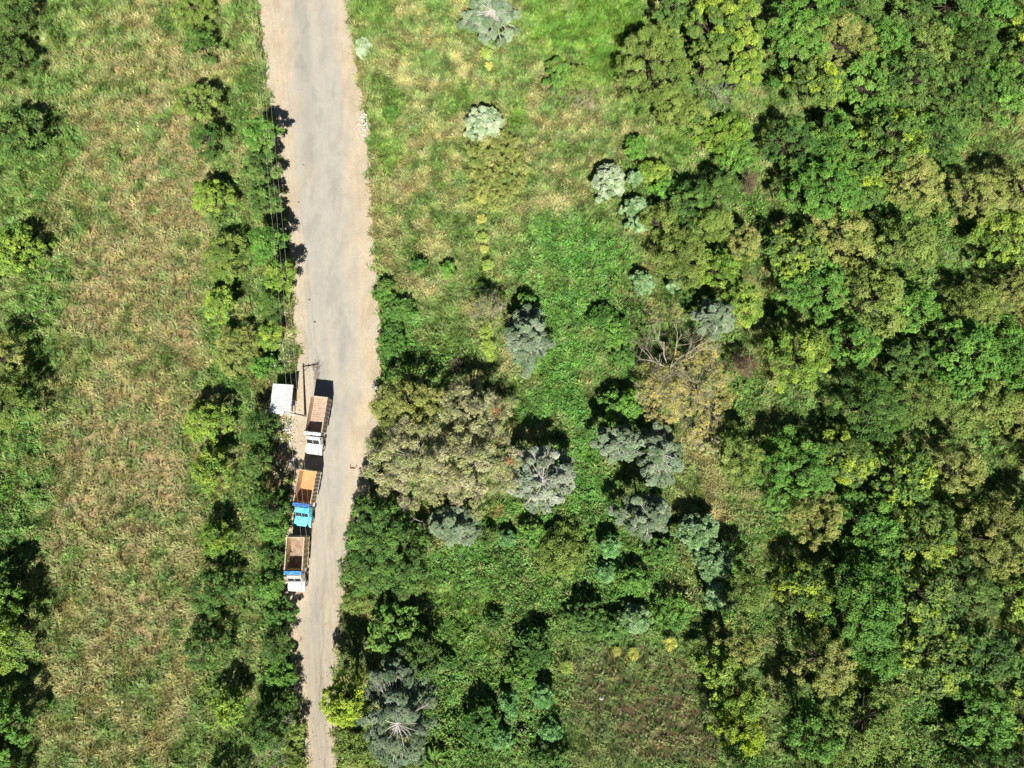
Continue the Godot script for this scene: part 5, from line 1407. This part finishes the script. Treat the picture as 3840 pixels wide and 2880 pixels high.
# ---------------------------------------------------------------- the scene
func _ready() -> void:
	var cam := Camera3D.new()
	cam.name = "camera"
	add_child(cam)
	cam.position = Vector3(0, FLIGHT_HEIGHT, 0)
	cam.rotation_degrees = Vector3(-82.3, 0, 0)
	cam.fov = 73.74
	cam.near = 0.5
	cam.far = 4000.0
	cam.current = true
	var env := Environment.new()
	env.background_mode = Environment.BG_SKY
	var sky := Sky.new()
	var sm := ProceduralSkyMaterial.new()
	sm.sky_top_color = Color(0.34, 0.44, 0.60)
	sm.sky_horizon_color = Color(0.70, 0.72, 0.74)
	sm.ground_bottom_color = Color(0.25, 0.27, 0.18)
	sm.ground_horizon_color = Color(0.5, 0.55, 0.5)
	sm.sky_curve = 0.12
	sm.sky_energy_multiplier = 0.5
	sky.sky_material = sm
	env.sky = sky
	env.tonemap_mode = Environment.TONE_MAPPER_LINEAR
	env.tonemap_exposure = 1.7
	env.sdfgi_enabled = true
	env.ssao_enabled = true
	env.ssil_enabled = true
	var we := WorldEnvironment.new()
	we.name = "world"
	we.environment = env
	add_child(we)
	var sun := DirectionalLight3D.new()
	sun.name = "sun"
	sun.light_energy = 1.5
	sun.light_color = Color(1.0, 0.975, 0.93)
	sun.light_angular_distance = 0.5
	sun.shadow_enabled = true
	var elevation := deg_to_rad(44.0)
	sun.basis = Basis.looking_at(Vector3(-0.095 * cos(elevation), -sin(elevation), -cos(elevation)).normalized())
	add_child(sun)

	n_big.seed = 5
	n_big.frequency = 0.05
	n_mid.seed = 8
	n_mid.frequency = 0.10
	n_mid.fractal_octaves = 3
	n_fine.seed = 21
	n_fine.frequency = 0.22
	n_fine.fractal_octaves = 2
	for n in [n_dome, n_cell]:
		n.noise_type = FastNoiseLite.TYPE_CELLULAR
		n.seed = 40
		n.frequency = 0.36
		n.cellular_jitter = 1.0
		n.domain_warp_enabled = true
		n.domain_warp_amplitude = 1.2
		n.domain_warp_frequency = 0.4
	n_dome.cellular_return_type = FastNoiseLite.RETURN_DISTANCE
	n_cell.cellular_return_type = FastNoiseLite.RETURN_CELL_VALUE
	leaf_mat = StandardMaterial3D.new()
	leaf_mat.vertex_color_use_as_albedo = true
	leaf_mat.roughness = 0.55
	leaf_mat.metallic_specular = 0.35
	leaf_mat.backlight_enabled = true
	leaf_mat.backlight = Color(0.34, 0.36, 0.18)
	make_leaves()
	var rng := RandomNumberGenerator.new()
	rng.seed = 3
	L["frond"] = frond_mesh(rng)
	var bl := mb()
	for k in 5:
		leaf(bl, Vector3(0.1 + 0.1 * k, 0, 0), Vector3(1, 0.05, (k - 2) * 0.25).normalized(), Vector3.UP, 0.5, 0.3 - 0.03 * absf(k - 2), 1.0, 0.2)
	L["big_leaf"] = done(bl)

	# edges of the bare ground and of the grey carriageway, north to south
	edge_left = PackedVector2Array([Vector2(-45.40, -81.16), Vector2(-42.69, -75.85), Vector2(-41.24, -68.05), Vector2(-40.25, -62.10), Vector2(-38.81, -53.81), Vector2(-37.07, -42.55), Vector2(-35.81, -36.29), Vector2(-34.58, -30.17), Vector2(-33.95, -24.16), Vector2(-33.04, -18.28), Vector2(-32.27, -14.66), Vector2(-32.74, -10.38), Vector2(-33.71, -5.46), Vector2(-33.05, -1.30), Vector2(-32.54, 2.79), Vector2(-32.37, 8.15), Vector2(-32.80, 14.72), Vector2(-32.63, 19.86), Vector2(-32.01, 23.65), Vector2(-31.19, 28.63), Vector2(-30.19, 33.52), Vector2(-28.99, 37.73), Vector2(-27.94, 42.98), Vector2(-26.13, 51.09)])
	edge_right = PackedVector2Array([Vector2(-28.53, -81.16), Vector2(-27.83, -75.85), Vector2(-27.14, -70.63), Vector2(-26.27, -64.64), Vector2(-24.71, -56.27), Vector2(-23.38, -52.99), Vector2(-23.34, -48.12), Vector2(-22.75, -40.19), Vector2(-22.00, -31.69), Vector2(-21.20, -25.65), Vector2(-20.56, -19.74), Vector2(-20.23, -10.38), Vector2(-20.29, -4.07), Vector2(-21.15, -0.96), Vector2(-21.21, 4.81), Vector2(-22.39, 9.48), Vector2(-24.09, 14.07), Vector2(-24.43, 18.58), Vector2(-24.47, 23.65), Vector2(-24.76, 27.40), Vector2(-24.93, 33.52), Vector2(-24.71, 38.32), Vector2(-24.43, 42.98), Vector2(-23.87, 51.09)])
	grey_left = PackedVector2Array([Vector2(-38.15, -81.16), Vector2(-37.53, -75.85), Vector2(-36.46, -65.49), Vector2(-35.85, -58.76), Vector2(-34.20, -41.60), Vector2(-32.62, -28.81), Vector2(-31.84, -19.74), Vector2(-30.88, -12.51), Vector2(-29.47, -6.85), Vector2(-28.70, 0.07), Vector2(-28.77, 6.82), Vector2(-29.17, 12.11), Vector2(-29.50, 18.58), Vector2(-29.39, 23.03), Vector2(-28.80, 31.70), Vector2(-27.05, 42.98), Vector2(-25.50, 51.09)])
	grey_right = PackedVector2Array([Vector2(-31.06, -81.16), Vector2(-30.41, -75.85), Vector2(-28.77, -65.49), Vector2(-27.55, -58.76), Vector2(-26.06, -41.60), Vector2(-24.57, -28.81), Vector2(-23.54, -15.89), Vector2(-23.06, -8.96), Vector2(-24.76, -1.30), Vector2(-24.19, 5.48), Vector2(-24.44, 12.11), Vector2(-25.39, 17.94), Vector2(-25.69, 23.03), Vector2(-25.54, 31.70), Vector2(-24.49, 42.98), Vector2(-23.87, 51.09)])
	survey()
	lay_ground()
	lay_road()
	make_trucks()
	make_stall()
	make_power_line()
	plant_clearing()
	plant_surroundings()
	plant_cover()
	make_litter()
